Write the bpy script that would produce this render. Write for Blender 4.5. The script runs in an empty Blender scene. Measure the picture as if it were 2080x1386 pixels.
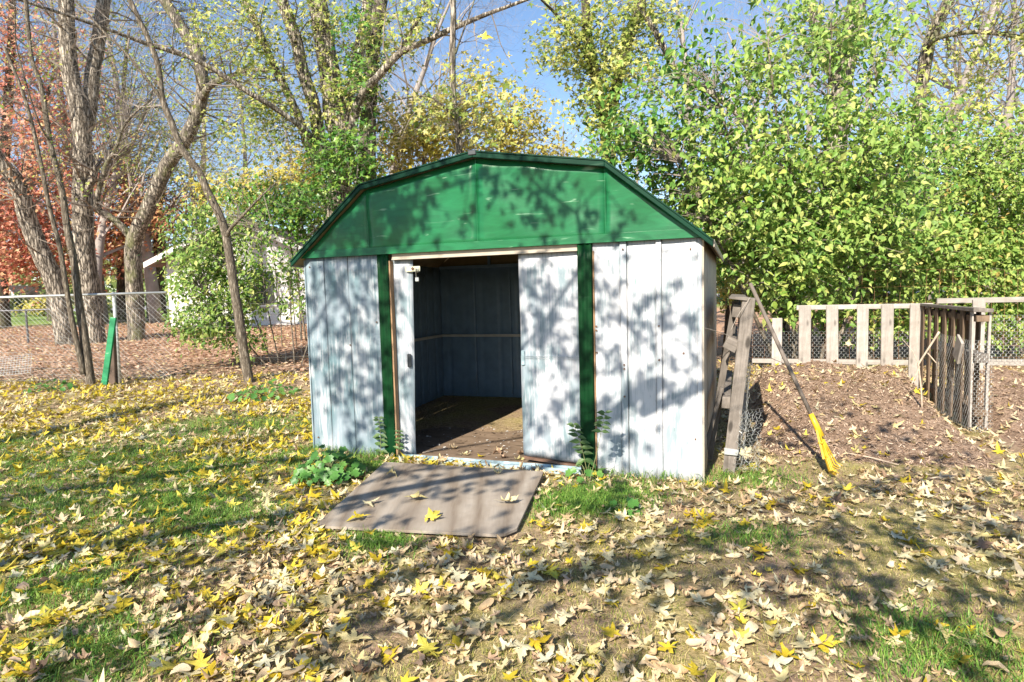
import bpy, math, random
import numpy as np
from mathutils import Vector, Matrix

R = math.radians
rng = np.random.default_rng(11)
random.seed(11)
sc = bpy.context.scene
COL = sc.collection

# ------------------------------------------------------------------ camera
FPX, PITCH, ROLL, CAMH = 1257.9, 0.0762, -0.0266, 1.414
cp, sp = math.cos(PITCH), math.sin(PITCH)
cr, sr = math.cos(ROLL), math.sin(ROLL)
vr, vu, vf = Vector((1, 0, 0)), Vector((0, sp, cp)), Vector((0, cp, -sp))
rr, ru = vr * cr + vu * sr, -vr * sr + vu * cr
cam = bpy.data.cameras.new('camera')
cam.sensor_width = 36
cam.lens = FPX / 2080 * 36
cam.clip_start, cam.clip_end = 0.05, 1000
co = bpy.data.objects.new('camera', cam)
M = Matrix(((rr.x, ru.x, -vf.x, 0), (rr.y, ru.y, -vf.y, 0), (rr.z, ru.z, -vf.z, CAMH), (0, 0, 0, 1)))
co.matrix_world = M
COL.objects.link(co)
sc.camera = co

# ------------------------------------------------------------------ world, sun, exposure
SUN_EL, SUN_AZ = 35.0, 25.7          # light travels towards +Y turned 25.7 deg to +X
w = bpy.data.worlds.new('World')
sc.world = w
w.use_nodes = True
nt = w.node_tree
bg = nt.nodes['Background']
sky = nt.nodes.new('ShaderNodeTexSky')
sky.sky_type = 'NISHITA'
sky.sun_disc = False
sky.sun_elevation = R(SUN_EL)
sky.sun_rotation = R(180 + SUN_AZ)
sky.air_density = 1.0
sky.dust_density = 0.2
sky.ozone_density = 3.0
nt.links.new(sky.outputs[0], bg.inputs[0])
bg.inputs[1].default_value = 0.095
L = Vector((math.sin(R(SUN_AZ)) * math.cos(R(SUN_EL)), math.cos(R(SUN_AZ)) * math.cos(R(SUN_EL)), -math.sin(R(SUN_EL))))
sl = bpy.data.lights.new('sun', 'SUN')
sl.energy = 4.9
sl.angle = R(0.53)
sl.color = (1.0, 0.92, 0.78)
so = bpy.data.objects.new('sun', sl)
so.rotation_euler = L.to_track_quat('-Z', 'Y').to_euler()
so.location = (-8, -12, 20)
COL.objects.link(so)
sc.view_settings.view_transform = 'Standard'
sc.view_settings.look = 'None'
sc.view_settings.exposure = 1.2
sc.view_settings.gamma = 1.0
sc.view_settings.use_curve_mapping = False
sc.render.engine = 'CYCLES'
sc.cycles.max_bounces = 8
sc.cycles.transparent_max_bounces = 8

# ------------------------------------------------------------------ helpers
def ray(u, v):
    X, Y = u - 1040, v - 693
    return (rr * X + ru * (-Y)) / FPX + vf

def at(u, v, Y):
    d = ray(u, v)
    t = Y / d.y
    return Vector((d.x * t, Y, CAMH + d.z * t))

def zg(x, y):
    """ground height"""
    x = np.asarray(x, float); y = np.asarray(y, float)
    z = 0.03 * np.clip(y - 5, 0, 40)
    z = z + 0.012 * np.sin(1.7 * x + 0.6 * y) * np.sin(1.3 * y - 0.4 * x + 1) + 0.006 * np.sin(5.1 * x + 2) * np.sin(4.3 * y)
    return z

def zgf(x, y):
    return float(zg(x, y))

def px(P):
    """world array (N,3) -> photo pixel"""
    P = np.asarray(P, float)
    q = P - np.array([0, 0, CAMH])
    d = q @ np.array(vf)
    X = FPX * (q @ np.array(rr)) / d
    Y = -FPX * (q @ np.array(ru)) / d
    return 1040 + X, 693 + Y, d

def tag(o, label, cat, group=None, kind=None):
    if label: o['label'] = label
    if cat: o['category'] = cat
    if group: o['group'] = group
    if kind: o['kind'] = kind
    return o

def thing(name, label, cat, loc=(0, 0, 0), rz=0.0, group=None):
    o = bpy.data.objects.new(name, None)
    o.empty_display_size = 0.1
    o.location = loc
    o.rotation_euler = (0, 0, rz)
    COL.objects.link(o)
    return tag(o, label, cat, group)

def box_vf(c, s, M3=None):
    x, y, z = s[0] / 2, s[1] / 2, s[2] / 2
    vs = [Vector(p) for p in ((-x, -y, -z), (x, -y, -z), (x, y, -z), (-x, y, -z), (-x, -y, z), (x, -y, z), (x, y, z), (-x, y, z))]
    if M3 is not None: vs = [M3 @ q for q in vs]
    c = Vector(c)
    return [q + c for q in vs], [(0, 3, 2, 1), (4, 5, 6, 7), (0, 1, 5, 4), (1, 2, 6, 5), (2, 3, 7, 6), (3, 0, 4, 7)]

class MB:
    def __init__(s):
        s.v, s.f, s.m = [], [], []
    def add(s, vs, fs, mi=0):
        n = len(s.v)
        s.v.extend([tuple(q) for q in vs])
        s.f.extend([tuple(i + n for i in f) for f in fs])
        s.m.extend([mi] * len(fs))
        return s
    def box(s, c, sz, M3=None, mi=0):
        return s.add(*box_vf(c, sz, M3), mi)
    def prism(s, outline, n, mi=0):
        """closed outline (list of Vectors) extruded by vector n"""
        k = len(outline)
        vs = list(outline) + [q + n for q in outline]
        fs = [tuple(range(k - 1, -1, -1)), tuple(range(k, 2 * k))] + [(i, (i + 1) % k, (i + 1) % k + k, i + k) for i in range(k)]
        return s.add(vs, fs, mi)
    def tube(s, pts, rad, n=8, mi=0, cap=True, bump=0.0):
        pts = [Vector(p) for p in pts]
        if not hasattr(rad, '__len__'): rad = [rad] * len(pts)
        up = None
        rings = []
        for i, p in enumerate(pts):
            t = (pts[min(i + 1, len(pts) - 1)] - pts[max(i - 1, 0)])
            if t.length < 1e-9: t = Vector((0, 0, 1))
            t.normalize()
            if up is None:
                up = t.orthogonal().normalized()
            else:
                up = up - t * up.dot(t)
                if up.length < 1e-6: up = t.orthogonal()
                up.normalize()
            b = t.cross(up)
            ring = []
            for k in range(n):
                a = 2 * math.pi * k / n
                r_ = rad[i] * (1 + (bump * random.uniform(-1, 1) if bump else 0))
                ring.append(p + (up * math.cos(a) + b * math.sin(a)) * r_)
            rings.append(ring)
        vs = [q for r_ in rings for q in r_]
        fs = []
        for i in range(len(pts) - 1):
            for k in range(n):
                a, b_ = i * n + k, i * n + (k + 1) % n
                fs.append((a, b_, b_ + n, a + n))
        if cap:
            fs.append(tuple(range(n - 1, -1, -1)))
            fs.append(tuple(range((len(pts) - 1) * n, len(pts) * n)))
        return s.add(vs, fs, mi)
    def build(s, name, mats, parent=None, local=False, smooth=False, kind=None, bevel=0.0):
        me = bpy.data.meshes.new(name)
        v = s.v
        if parent is not None and not local:
            o_ = parent
            off = Vector((0, 0, 0))
            while o_ is not None:
                off = off + Vector(o_.location); o_ = o_.parent
            v = [(a - off.x, b - off.y, c - off.z) for a, b, c in v]
        me.from_pydata(v, [], s.f)
        mats = mats if isinstance(mats, (list, tuple)) else [mats]
        for m in mats: me.materials.append(m)
        if len(mats) > 1: me.polygons.foreach_set('material_index', s.m)
        if smooth: me.polygons.foreach_set('use_smooth', [True] * len(me.polygons))
        me.update()
        o = bpy.data.objects.new(name, me)
        COL.objects.link(o)
        if parent is not None: o.parent = parent
        if kind: o['kind'] = kind
        if bevel:
            b = o.modifiers.new('bevel', 'BEVEL'); b.width = bevel; b.segments = 1; b.limit_method = 'ANGLE'
        return o

def np_mesh(name, V, F, mats, midx=None, parent=None, kind=None, smooth=False):
    """V (N,3) world, F (M,k) all faces with k corners"""
    me = bpy.data.meshes.new(name)
    V = np.asarray(V, np.float32)
    if parent is not None:
        V = V - np.array(parent.location, np.float32)
    F = np.asarray(F, np.int32)
    m, k = F.shape
    me.vertices.add(len(V)); me.vertices.foreach_set('co', V.ravel())
    me.loops.add(m * k); me.loops.foreach_set('vertex_index', F.ravel())
    me.polygons.add(m)
    me.polygons.foreach_set('loop_start', np.arange(0, m * k, k, dtype=np.int32))
    for mt in (mats if isinstance(mats, (list, tuple)) else [mats]): me.materials.append(mt)
    if midx is not None: me.polygons.foreach_set('material_index', np.asarray(midx, np.int32))
    if smooth: me.polygons.foreach_set('use_smooth', np.ones(m, bool))
    me.update(calc_edges=True)
    me.validate()
    o = bpy.data.objects.new(name, me)
    COL.objects.link(o)
    if parent is not None: o.parent = parent
    if kind: o['kind'] = kind
    return o

def smooth_poly(pts, rad, k=4):
    """Catmull-Rom through pts with radii"""
    P = [Vector(p) for p in pts]
    out, ro = [], []
    n = len(P)
    for i in range(n - 1):
        p0, p1, p2, p3 = P[max(i - 1, 0)], P[i], P[i + 1], P[min(i + 2, n - 1)]
        for j in range(k):
            t = j / k
            out.append(0.5 * ((2 * p1) + (p2 - p0) * t + (2 * p0 - 5 * p1 + 4 * p2 - p3) * t * t + (3 * p1 - p0 - 3 * p2 + p3) * t ** 3))
            ro.append(rad[i] * (1 - t) + rad[i + 1] * t)
    out.append(P[-1]); ro.append(rad[-1])
    return out, ro

# ------------------------------------------------------------------ node materials
def mat(name):
    m = bpy.data.materials.new(name)
    m.use_nodes = True
    t = m.node_tree
    return m, t, t.nodes['Principled BSDF'], t.nodes, t.links

def ramp(N, stops, interp='LINEAR'):
    r = N.new('ShaderNodeValToRGB')
    r.color_ramp.interpolation = interp
    e = r.color_ramp.elements
    while len(e) < len(stops): e.new(0.5)
    for i, (p, c) in enumerate(stops):
        e[i].position = p
        e[i].color = (c[0], c[1], c[2], 1) if hasattr(c, '__len__') else (c, c, c, 1)
    return r

def noise(N, Lk, vec, scale, detail=4, rough=0.55, dist=0.0):
    n = N.new('ShaderNodeTexNoise')
    n.inputs['Scale'].default_value = scale
    n.inputs['Detail'].default_value = detail
    n.inputs['Roughness'].default_value = rough
    n.inputs['Distortion'].default_value = dist
    if vec is not None: Lk.new(vec, n.inputs['Vector'])
    return n

def mapping(N, Lk, scale=(1, 1, 1), rot=(0, 0, 0), coord='Object'):
    tc = N.new('ShaderNodeTexCoord')
    mp = N.new('ShaderNodeMapping')
    mp.inputs['Scale'].default_value = scale
    mp.inputs['Rotation'].default_value = rot
    Lk.new(tc.outputs[coord], mp.inputs['Vector'])
    return mp.outputs[0]

def mixc(N, Lk, fac, a, b, mode='MIX'):
    m = N.new('ShaderNodeMix')
    m.data_type = 'RGBA'
    m.blend_type = mode
    for i, x in ((0, fac), (6, a), (7, b)):
        if isinstance(x, (int, float)): m.inputs[i].default_value = x
        elif isinstance(x, (tuple, list)): m.inputs[i].default_value = (*x[:3], 1)
        else: Lk.new(x, m.inputs[i])
    return m.outputs[2]

def bump(N, Lk, h, P, strength=0.4, dist=0.01):
    b = N.new('ShaderNodeBump')
    b.inputs['Strength'].default_value = strength
    b.inputs['Distance'].default_value = dist
    Lk.new(h, b.inputs['Height'])
    Lk.new(b.outputs[0], P.inputs['Normal'])
    return b

def leaf_mat(name, stops, trans=0.3, rough=0.5, obj=False, veins=False):
    m, t, P, N, Lk = mat(name)
    if obj:
        oi = N.new('ShaderNodeObjectInfo'); src = oi.outputs['Random']
    else:
        g = N.new('ShaderNodeNewGeometry'); src = g.outputs['Random Per Island']
    r = ramp(N, stops)
    Lk.new(src, r.inputs[0])
    v = mapping(N, Lk)
    n = noise(N, Lk, v, 28, 3)
    rr_ = ramp(N, [(0.28, 0.55), (0.5, 0.95), (0.7, 1.1)])
    Lk.new(n.outputs[0], rr_.inputs[0])
    c = mixc(N, Lk, 1.0, r.outputs[0], rr_.outputs[0], 'MULTIPLY')
    Lk.new(c, P.inputs['Base Color'])
    P.inputs['Roughness'].default_value = rough
    P.inputs['Specular IOR Level'].default_value = 0.35
    tr = N.new('ShaderNodeBsdfTranslucent')
    Lk.new(c, tr.inputs[0])
    mx = N.new('ShaderNodeMixShader')
    mx.inputs[0].default_value = trans
    Lk.new(P.outputs[0], mx.inputs[1]); Lk.new(tr.outputs[0], mx.inputs[2])
    Lk.new(mx.outputs[0], N['Material Output'].inputs[0])
    return m

def bark_mat(name, dark, light, moss=None, s=1.0):
    m, t, P, N, Lk = mat(name)
    v = mapping(N, Lk, (17 * s, 17 * s, 2.6 * s))
    vo = N.new('ShaderNodeTexVoronoi'); vo.feature = 'DISTANCE_TO_EDGE'
    vo.inputs['Scale'].default_value = 1.0
    n0 = noise(N, Lk, v, 1.2, 5, 0.65)
    dv = N.new('ShaderNodeVectorMath'); dv.operation = 'MULTIPLY_ADD'
    Lk.new(n0.outputs['Color'], dv.inputs[0]); dv.inputs[1].default_value = (2.2, 2.2, 1.8); Lk.new(v, dv.inputs[2])
    Lk.new(dv.outputs[0], vo.inputs['Vector'])
    rm = ramp(N, [(0.0, 0.0), (0.35, 1.0)])
    Lk.new(vo.outputs['Distance'], rm.inputs[0])
    n1 = noise(N, Lk, v, 0.5, 5, 0.7)
    f = N.new('ShaderNodeMath'); f.operation = 'MULTIPLY'
    Lk.new(rm.outputs[0], f.inputs[0]); Lk.new(n1.outputs[0], f.inputs[1])
    rc = ramp(N, [(0.03, dark), (0.48, light)])
    Lk.new(f.outputs[0], rc.inputs[0])
    c = rc.outputs[0]
    if moss:
        v2 = mapping(N, Lk, (2.5, 2.5, 1.2))
        n2 = noise(N, Lk, v2, 1.5, 4)
        r2 = ramp(N, [(0.5, 0.0), (0.68, 0.75)])
        Lk.new(n2.outputs[0], r2.inputs[0])
        c = mixc(N, Lk, r2.outputs[0], c, moss)
    Lk.new(c, P.inputs['Base Color'])
    P.inputs['Roughness'].default_value = 0.9
    P.inputs['Specular IOR Level'].default_value = 0.15
    bump(N, Lk, f.outputs[0], P, 0.9, 0.02)
    return m

def wood_mat(name, a, b, grain=(3, 60, 60), rough=0.8, dirt=None):
    """grain runs along the local axis with the small scale"""
    m, t, P, N, Lk = mat(name)
    v = mapping(N, Lk, grain)
    oi = N.new('ShaderNodeObjectInfo')
    n = noise(N, Lk, v, 1.0, 6, 0.7, 0.6)
    rc = ramp(N, [(0.25, a), (0.7, b)])
    Lk.new(n.outputs[0], rc.inputs[0])
    rv = ramp(N, [(0, 0.78), (1, 1.12)])
    Lk.new(oi.outputs['Random'], rv.inputs[0])
    c = mixc(N, Lk, 1.0, rc.outputs[0], rv.outputs[0], 'MULTIPLY')
    v2 = mapping(N, Lk, (1, 1, 1))
    n2 = noise(N, Lk, v2, 7, 5, 0.65)
    r2 = ramp(N, [(0.4, 0.0), (0.75, 0.7)])
    Lk.new(n2.outputs[0], r2.inputs[0])
    c = mixc(N, Lk, r2.outputs[0], c, dirt or tuple(x * 0.6 for x in a))
    kv = mapping(N, Lk, tuple(9 if g > 10 else 3.2 for g in grain))
    vk = N.new('ShaderNodeTexVoronoi'); vk.inputs['Scale'].default_value = 1.0
    Lk.new(kv, vk.inputs['Vector'])
    rk_ = ramp(N, [(0.10, 0.85), (0.19, 0.0)])
    Lk.new(vk.outputs['Distance'], rk_.inputs[0])
    c = mixc(N, Lk, rk_.outputs[0], c, tuple(x * 0.35 for x in a))
    Lk.new(c, P.inputs['Base Color'])
    P.inputs['Roughness'].default_value = rough
    P.inputs['Specular IOR Level'].default_value = 0.2
    bump(N, Lk, n.outputs[0], P, 0.35, 0.004)
    return m

def plain(name, c, rough=0.5, metal=0.0, var=0.15, scale=8):
    m, t, P, N, Lk = mat(name)
    v = mapping(N, Lk)
    n = noise(N, Lk, v, scale, 5, 0.6)
    rc = ramp(N, [(0.3, tuple(x * (1 - var) for x in c)), (0.7, tuple(min(1, x * (1 + var)) for x in c))])
    Lk.new(n.outputs[0], rc.inputs[0])
    Lk.new(rc.outputs[0], P.inputs['Base Color'])
    P.inputs['Roughness'].default_value = rough
    P.inputs['Metallic'].default_value = metal
    return m

def streak_paint(name, wear, base=(0.72, 0.73, 0.78)):
    """white brushed thinly over old teal paint"""
    m, t, P, N, Lk = mat(name)
    v = mapping(N, Lk, (52, 52, 2.2))
    n = noise(N, Lk, v, 1.0, 7, 0.72, 0.3)
    v2 = mapping(N, Lk, (3.2, 3.2, 1.5))
    n2 = noise(N, Lk, v2, 1.3, 4, 0.6, 0.8)
    ad = N.new('ShaderNodeMath'); ad.operation = 'MULTIPLY_ADD'
    Lk.new(n.outputs[0], ad.inputs[0]); ad.inputs[1].default_value = 0.75; Lk.new(n2.outputs[0], ad.inputs[2])
    rm = ramp(N, [(1.0 - 0.20 * wear, 0.0), (1.14 - 0.17 * wear, min(1.0, 0.42 + 0.40 * wear))])
    mr = N.new('ShaderNodeMath'); mr.operation = 'MULTIPLY'; mr.inputs[1].default_value = 1.0
    Lk.new(ad.outputs[0], mr.inputs[0])
    Lk.new(mr.outputs[0], rm.inputs[0])
    v3 = mapping(N, Lk, (6, 6, 2))
    n3 = noise(N, Lk, v3, 1.0, 3)
    r3 = ramp(N, [(0.35, (0.10, 0.17, 0.195)), (0.65, (0.235, 0.28, 0.325))])
    Lk.new(n3.outputs[0], r3.inputs[0])
    c = mixc(N, Lk, rm.outputs[0], base, r3.outputs[0])
    # sparse chips where dark old paint shows
    v4 = mapping(N, Lk, (60, 60, 9))
    n4 = noise(N, Lk, v4, 1.0, 4, 0.7)
    r4 = ramp(N, [(0.66, 0.0), (0.71, 0.8)])
    Lk.new(n4.outputs[0], r4.inputs[0])
    c = mixc(N, Lk, r4.outputs[0], c, (0.06, 0.16, 0.14))
    Lk.new(c, P.inputs['Base Color'])
    P.inputs['Roughness'].default_value = 0.42
    P.inputs['Specular IOR Level'].default_value = 0.4
    bump(N, Lk, n.outputs[0], P, 0.12, 0.003)
    return m

def green_paint(name, c, rough=0.3, scuff=0.5, spec=0.12):
    m, t, P, N, Lk = mat(name)
    v = mapping(N, Lk, (2.2, 2.2, 9))
    n = noise(N, Lk, v, 1.3, 5, 0.65, 1.2)
    rc = ramp(N, [(0.3, tuple(x * 0.75 for x in c)), (0.7, tuple(x * 1.2 for x in c))])
    Lk.new(n.outputs[0], rc.inputs[0])
    v2 = mapping(N, Lk, (2.0, 2.0, 16), (0, 0.12, 0))
    n2 = noise(N, Lk, v2, 1.5, 3, 0.5, 0.9)
    r2 = ramp(N, [(0.66, 0.0), (0.76, scuff)])
    Lk.new(n2.outputs[0], r2.inputs[0])
    cc = mixc(N, Lk, r2.outputs[0], rc.outputs[0], (0.40, 0.58, 0.42))
    Lk.new(cc, P.inputs['Base Color'])
    P.inputs['Roughness'].default_value = rough
    P.inputs['Specular IOR Level'].default_value = spec
    v3 = mapping(N, Lk, (1.6, 1.6, 2.4))
    n3 = noise(N, Lk, v3, 1.5, 2, 0.4)
    bump(N, Lk, n3.outputs[0], P, 0.25, 0.03)
    return m

MT = {}
MT['white_left'] = streak_paint('white_paint_worn', 1.5, (0.44, 0.46, 0.485))
MT['white_right'] = streak_paint('white_paint_thin', 0.75, (0.50, 0.505, 0.53))
MT['white_door'] = streak_paint('white_paint_door', 1.05, (0.47, 0.475, 0.505))
MT['green'] = green_paint('green_paint', (0.012, 0.12, 0.045), 0.3, 0.5, 0.33)
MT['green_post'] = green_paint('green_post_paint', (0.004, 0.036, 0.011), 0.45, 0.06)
MT['green_trim_shaded'] = green_paint('green_trim_shaded_paint', (0.006, 0.035, 0.02), 0.35, 0.05)  # green darkened, with the shade under the roof overhang put into the colour
MT['green_board'] = green_paint('green_board_paint', (0.025, 0.20, 0.085), 0.5, 0.6)
MT['cream'] = plain('cream_trim', (0.36, 0.31, 0.25), 0.5)
MT['tan_in'] = plain('tan_sheet_metal', (0.20, 0.15, 0.075), 0.5)
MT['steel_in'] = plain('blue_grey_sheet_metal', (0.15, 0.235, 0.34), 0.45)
MT['rail'] = plain('pale_rail', (0.5, 0.5, 0.47), 0.4)
MT['track'] = plain('blue_white_track', (0.27, 0.36, 0.40), 0.4, 0.0, 0.45, 12)
MT['zinc'] = plain('zinc', (0.6, 0.6, 0.58), 0.35, 0.8)
MT['brass'] = plain('pale_hasp', (0.58, 0.56, 0.42), 0.45, 0.2)
MT['black'] = plain('dark_plastic', (0.03, 0.035, 0.04), 0.5)
MT['rust'] = plain('rusty_edge', (0.13, 0.07, 0.045), 0.8, 0, 0.4)
MT['jamb'] = wood_mat('jamb_wood', (0.26, 0.15, 0.08), (0.45, 0.29, 0.17), (60, 60, 3))
MT['wire'] = plain('galvanised_wire', (0.52, 0.53, 0.52), 0.4, 0.5)
MT['old_wire'] = plain('old_wire', (0.34, 0.30, 0.26), 0.6, 0.3)
MT['rust_wire'] = plain('rusty_wire', (0.26, 0.13, 0.07), 0.8, 0.1)
MT['rail_dark'] = plain('dark_fence_pipe', (0.10, 0.10, 0.11), 0.5, 0.3)
MT['grey_wood_z'] = wood_mat('grey_wood_upright', (0.10, 0.085, 0.072), (0.27, 0.235, 0.21), (55, 55, 3))
MT['grey_wood_x'] = wood_mat('grey_wood_long', (0.10, 0.085, 0.072), (0.27, 0.235, 0.21), (3, 55, 55))
MT['pale_wood_z'] = wood_mat('pale_wood_upright', (0.28, 0.245, 0.215), (0.47, 0.425, 0.385), (55, 55, 3))
MT['pale_wood_x'] = wood_mat('pale_wood_long', (0.30, 0.265, 0.235), (0.46, 0.42, 0.38), (3, 55, 55))
MT['brown_wood_z'] = wood_mat('brown_wood_upright', (0.09, 0.06, 0.04), (0.22, 0.155, 0.105), (55, 55, 3))
MT['dark_post'] = wood_mat('dark_post_wood', (0.07, 0.05, 0.04), (0.17, 0.12, 0.09), (40, 40, 3))
MT['handle'] = wood_mat('handle_wood', (0.13, 0.105, 0.088), (0.27, 0.23, 0.20), (80, 80, 3))
MT['yellow_plastic'] = plain('yellow_plastic', (0.62, 0.37, 0.02), 0.45, 0, 0.12)
MT['stick'] = plain('bare_stick', (0.42, 0.33, 0.25), 0.8, 0, 0.3, 20)
MT['bark_pale'] = bark_mat('bark_pale', (0.045, 0.036, 0.028), (0.54, 0.47, 0.385))
MT['bark_grey'] = bark_mat('bark_grey', (0.05, 0.042, 0.034), (0.42, 0.365, 0.30), (0.16, 0.17, 0.07))
MT['bark_dark'] = bark_mat('bark_dark', (0.04, 0.033, 0.028), (0.22, 0.185, 0.15), (0.10, 0.12, 0.04))
MT['bark_sapling'] = bark_mat('bark_sapling', (0.10, 0.08, 0.06), (0.33, 0.28, 0.22), None, 2.0)
MT['twig'] = plain('twig_bark', (0.20, 0.165, 0.135), 0.9, 0, 0.3, 5)
MT['twig_far'] = plain('far_twig_bark', (0.27, 0.235, 0.215), 0.9, 0, 0.2, 3)
MT['siding'] = plain('white_siding', (0.60, 0.585, 0.57), 0.5, 0, 0.06, 3)
MT['shingle'] = plain('brown_shingles', (0.17, 0.12, 0.10), 0.9, 0, 0.25, 6)
MT['glass'] = plain('window_glass', (0.03, 0.04, 0.05), 0.08)

LF = {}
LF['green'] = leaf_mat('leaf_green', [(0, (0.09, 0.21, 0.03)), (0.3, (0.22, 0.36, 0.075)), (0.75, (0.36, 0.48, 0.12)), (1, (0.58, 0.58, 0.19))], 0.42, 0.5)
LF['hedge'] = leaf_mat('leaf_hedge', [(0, (0.10, 0.21, 0.03)), (0.4, (0.27, 0.40, 0.085)), (0.9, (0.44, 0.53, 0.14)), (1, (0.56, 0.38, 0.12))], 0.42, 0.52)
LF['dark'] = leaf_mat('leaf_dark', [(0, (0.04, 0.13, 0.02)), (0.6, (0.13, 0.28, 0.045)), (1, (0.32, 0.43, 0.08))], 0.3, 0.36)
LF['ygreen'] = leaf_mat('leaf_yellow_green', [(0, (0.15, 0.24, 0.05)), (0.4, (0.34, 0.42, 0.09)), (0.8, (0.55, 0.54, 0.15)), (1, (0.70, 0.62, 0.26))], 0.4, 0.45)
LF['yellow'] = leaf_mat('leaf_yellow', [(0, (0.34, 0.34, 0.06)), (0.45, (0.60, 0.50, 0.09)), (0.8, (0.70, 0.58, 0.18)), (1, (0.24, 0.30, 0.06))], 0.4, 0.5)
LF['red'] = leaf_mat('leaf_red', [(0, (0.40, 0.10, 0.07)), (0.4, (0.68, 0.25, 0.17)), (0.75, (0.74, 0.40, 0.27)), (1, (0.55, 0.46, 0.18))], 0.4, 0.5)
LF['orange'] = leaf_mat('leaf_orange', [(0, (0.50, 0.19, 0.10)), (0.5, (0.70, 0.36, 0.19)), (1, (0.58, 0.46, 0.18))], 0.4, 0.5)
LF['far'] = leaf_mat('leaf_far_green', [(0, (0.13, 0.20, 0.07)), (0.5, (0.30, 0.36, 0.11)), (1, (0.52, 0.47, 0.17))], 0.35, 0.6)

GY = [(0, (0.46, 0.33, 0.02)), (0.5, (0.60, 0.46, 0.035)), (0.85, (0.66, 0.54, 0.10)), (1, (0.44, 0.42, 0.06))]
GP = [(0, (0.60, 0.50, 0.22)), (0.5, (0.66, 0.56, 0.32)), (1, (0.60, 0.56, 0.40))]
GT = [(0, (0.42, 0.28, 0.15)), (0.5, (0.60, 0.45, 0.27)), (1, (0.68, 0.55, 0.36))]
GB = [(0, (0.20, 0.12, 0.075)), (0.5, (0.38, 0.25, 0.16)), (1, (0.52, 0.37, 0.26))]
FALL = [leaf_mat('fallen_yellow', GY, 0.2, 0.5), leaf_mat('fallen_pale', GP, 0.2, 0.5), leaf_mat('fallen_tan', GT, 0.15, 0.6), leaf_mat('fallen_brown', GB, 0.1, 0.65)]
FALLO = [leaf_mat('single_yellow', GY, 0.2, 0.5, True), leaf_mat('single_pale', GP, 0.2, 0.5, True), leaf_mat('single_tan', GT, 0.15, 0.6, True), leaf_mat('single_brown', GB, 0.1, 0.65, True)]
GRASS = leaf_mat('grass_blades', [(0, (0.14, 0.19, 0.03)), (0.4, (0.30, 0.31, 0.07)), (0.7, (0.50, 0.42, 0.14)), (1, (0.66, 0.53, 0.27))], 0.25, 0.5)
GRASSG = leaf_mat('green_grass_blades', [(0, (0.06, 0.17, 0.025)), (0.6, (0.17, 0.33, 0.045)), (1, (0.34, 0.45, 0.10))], 0.3, 0.45)

def ground_mat():
    m, t, P, N, Lk = mat('ground_soil_and_thatch')
    v = mapping(N, Lk)
    n1 = noise(N, Lk, v, 1.1, 6, 0.65)
    n2 = noise(N, Lk, v, 35, 5, 0.7)
    n3 = noise(N, Lk, v, 0.35, 3)
    soil = ramp(N, [(0.3, (0.13, 0.088, 0.058)), (0.7, (0.42, 0.305, 0.21))])
    Lk.new(n2.outputs[0], soil.inputs[0])
    th = ramp(N, [(0.25, (0.12, 0.105, 0.035)), (0.5, (0.34, 0.28, 0.12)), (0.75, (0.54, 0.44, 0.25))])
    Lk.new(n2.outputs[0], th.inputs[0])
    f1 = ramp(N, [(0.40, 0.0), (0.58, 1.0)])
    Lk.new(n1.outputs[0], f1.inputs[0])
    near = mixc(N, Lk, f1.outputs[0], th.outputs[0], soil.outputs[0])
    lit = ramp(N, [(0.25, (0.16, 0.085, 0.055)), (0.5, (0.42, 0.26, 0.17)), (0.75, (0.62, 0.44, 0.32))])
    n4 = noise(N, Lk, v, 14, 5, 0.75)
    Lk.new(n4.outputs[0], lit.inputs[0])
    lawn = ramp(N, [(0.3, (0.10, 0.17, 0.04)), (0.7, (0.24, 0.30, 0.08))])
    Lk.new(n1.outputs[0], lawn.inputs[0])
    sep = N.new('ShaderNodeSeparateXYZ'); Lk.new(v, sep.inputs[0])
    def step(lo, hi, src, jitter=1.5):
        a = N.new('ShaderNodeMath'); a.operation = 'MULTIPLY_ADD'
        Lk.new(n3.outputs[0], a.inputs[0]); a.inputs[1].default_value = jitter; Lk.new(src, a.inputs[2])
        q = N.new('ShaderNodeMapRange')
        q.inputs[1].default_value = lo + jitter / 2; q.inputs[2].default_value = hi + jitter / 2
        Lk.new(a.outputs[0], q.inputs[0])
        return q.outputs[0]
    c = mixc(N, Lk, step(8.4, 9.4, sep.outputs[1]), near, soil.outputs[0])
    c = mixc(N, Lk, step(10.5, 12.5, sep.outputs[1]), c, lit.outputs[0])
    c = mixc(N, Lk, step(24, 27, sep.outputs[1], 4), c, lawn.outputs[0])
    Lk.new(c, P.inputs['Base Color'])
    P.inputs['Roughness'].default_value = 0.95
    P.inputs['Specular IOR Level'].default_value = 0.1
    bump(N, Lk, n2.outputs[0], P, 0.9, 0.02)
    return m

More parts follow.
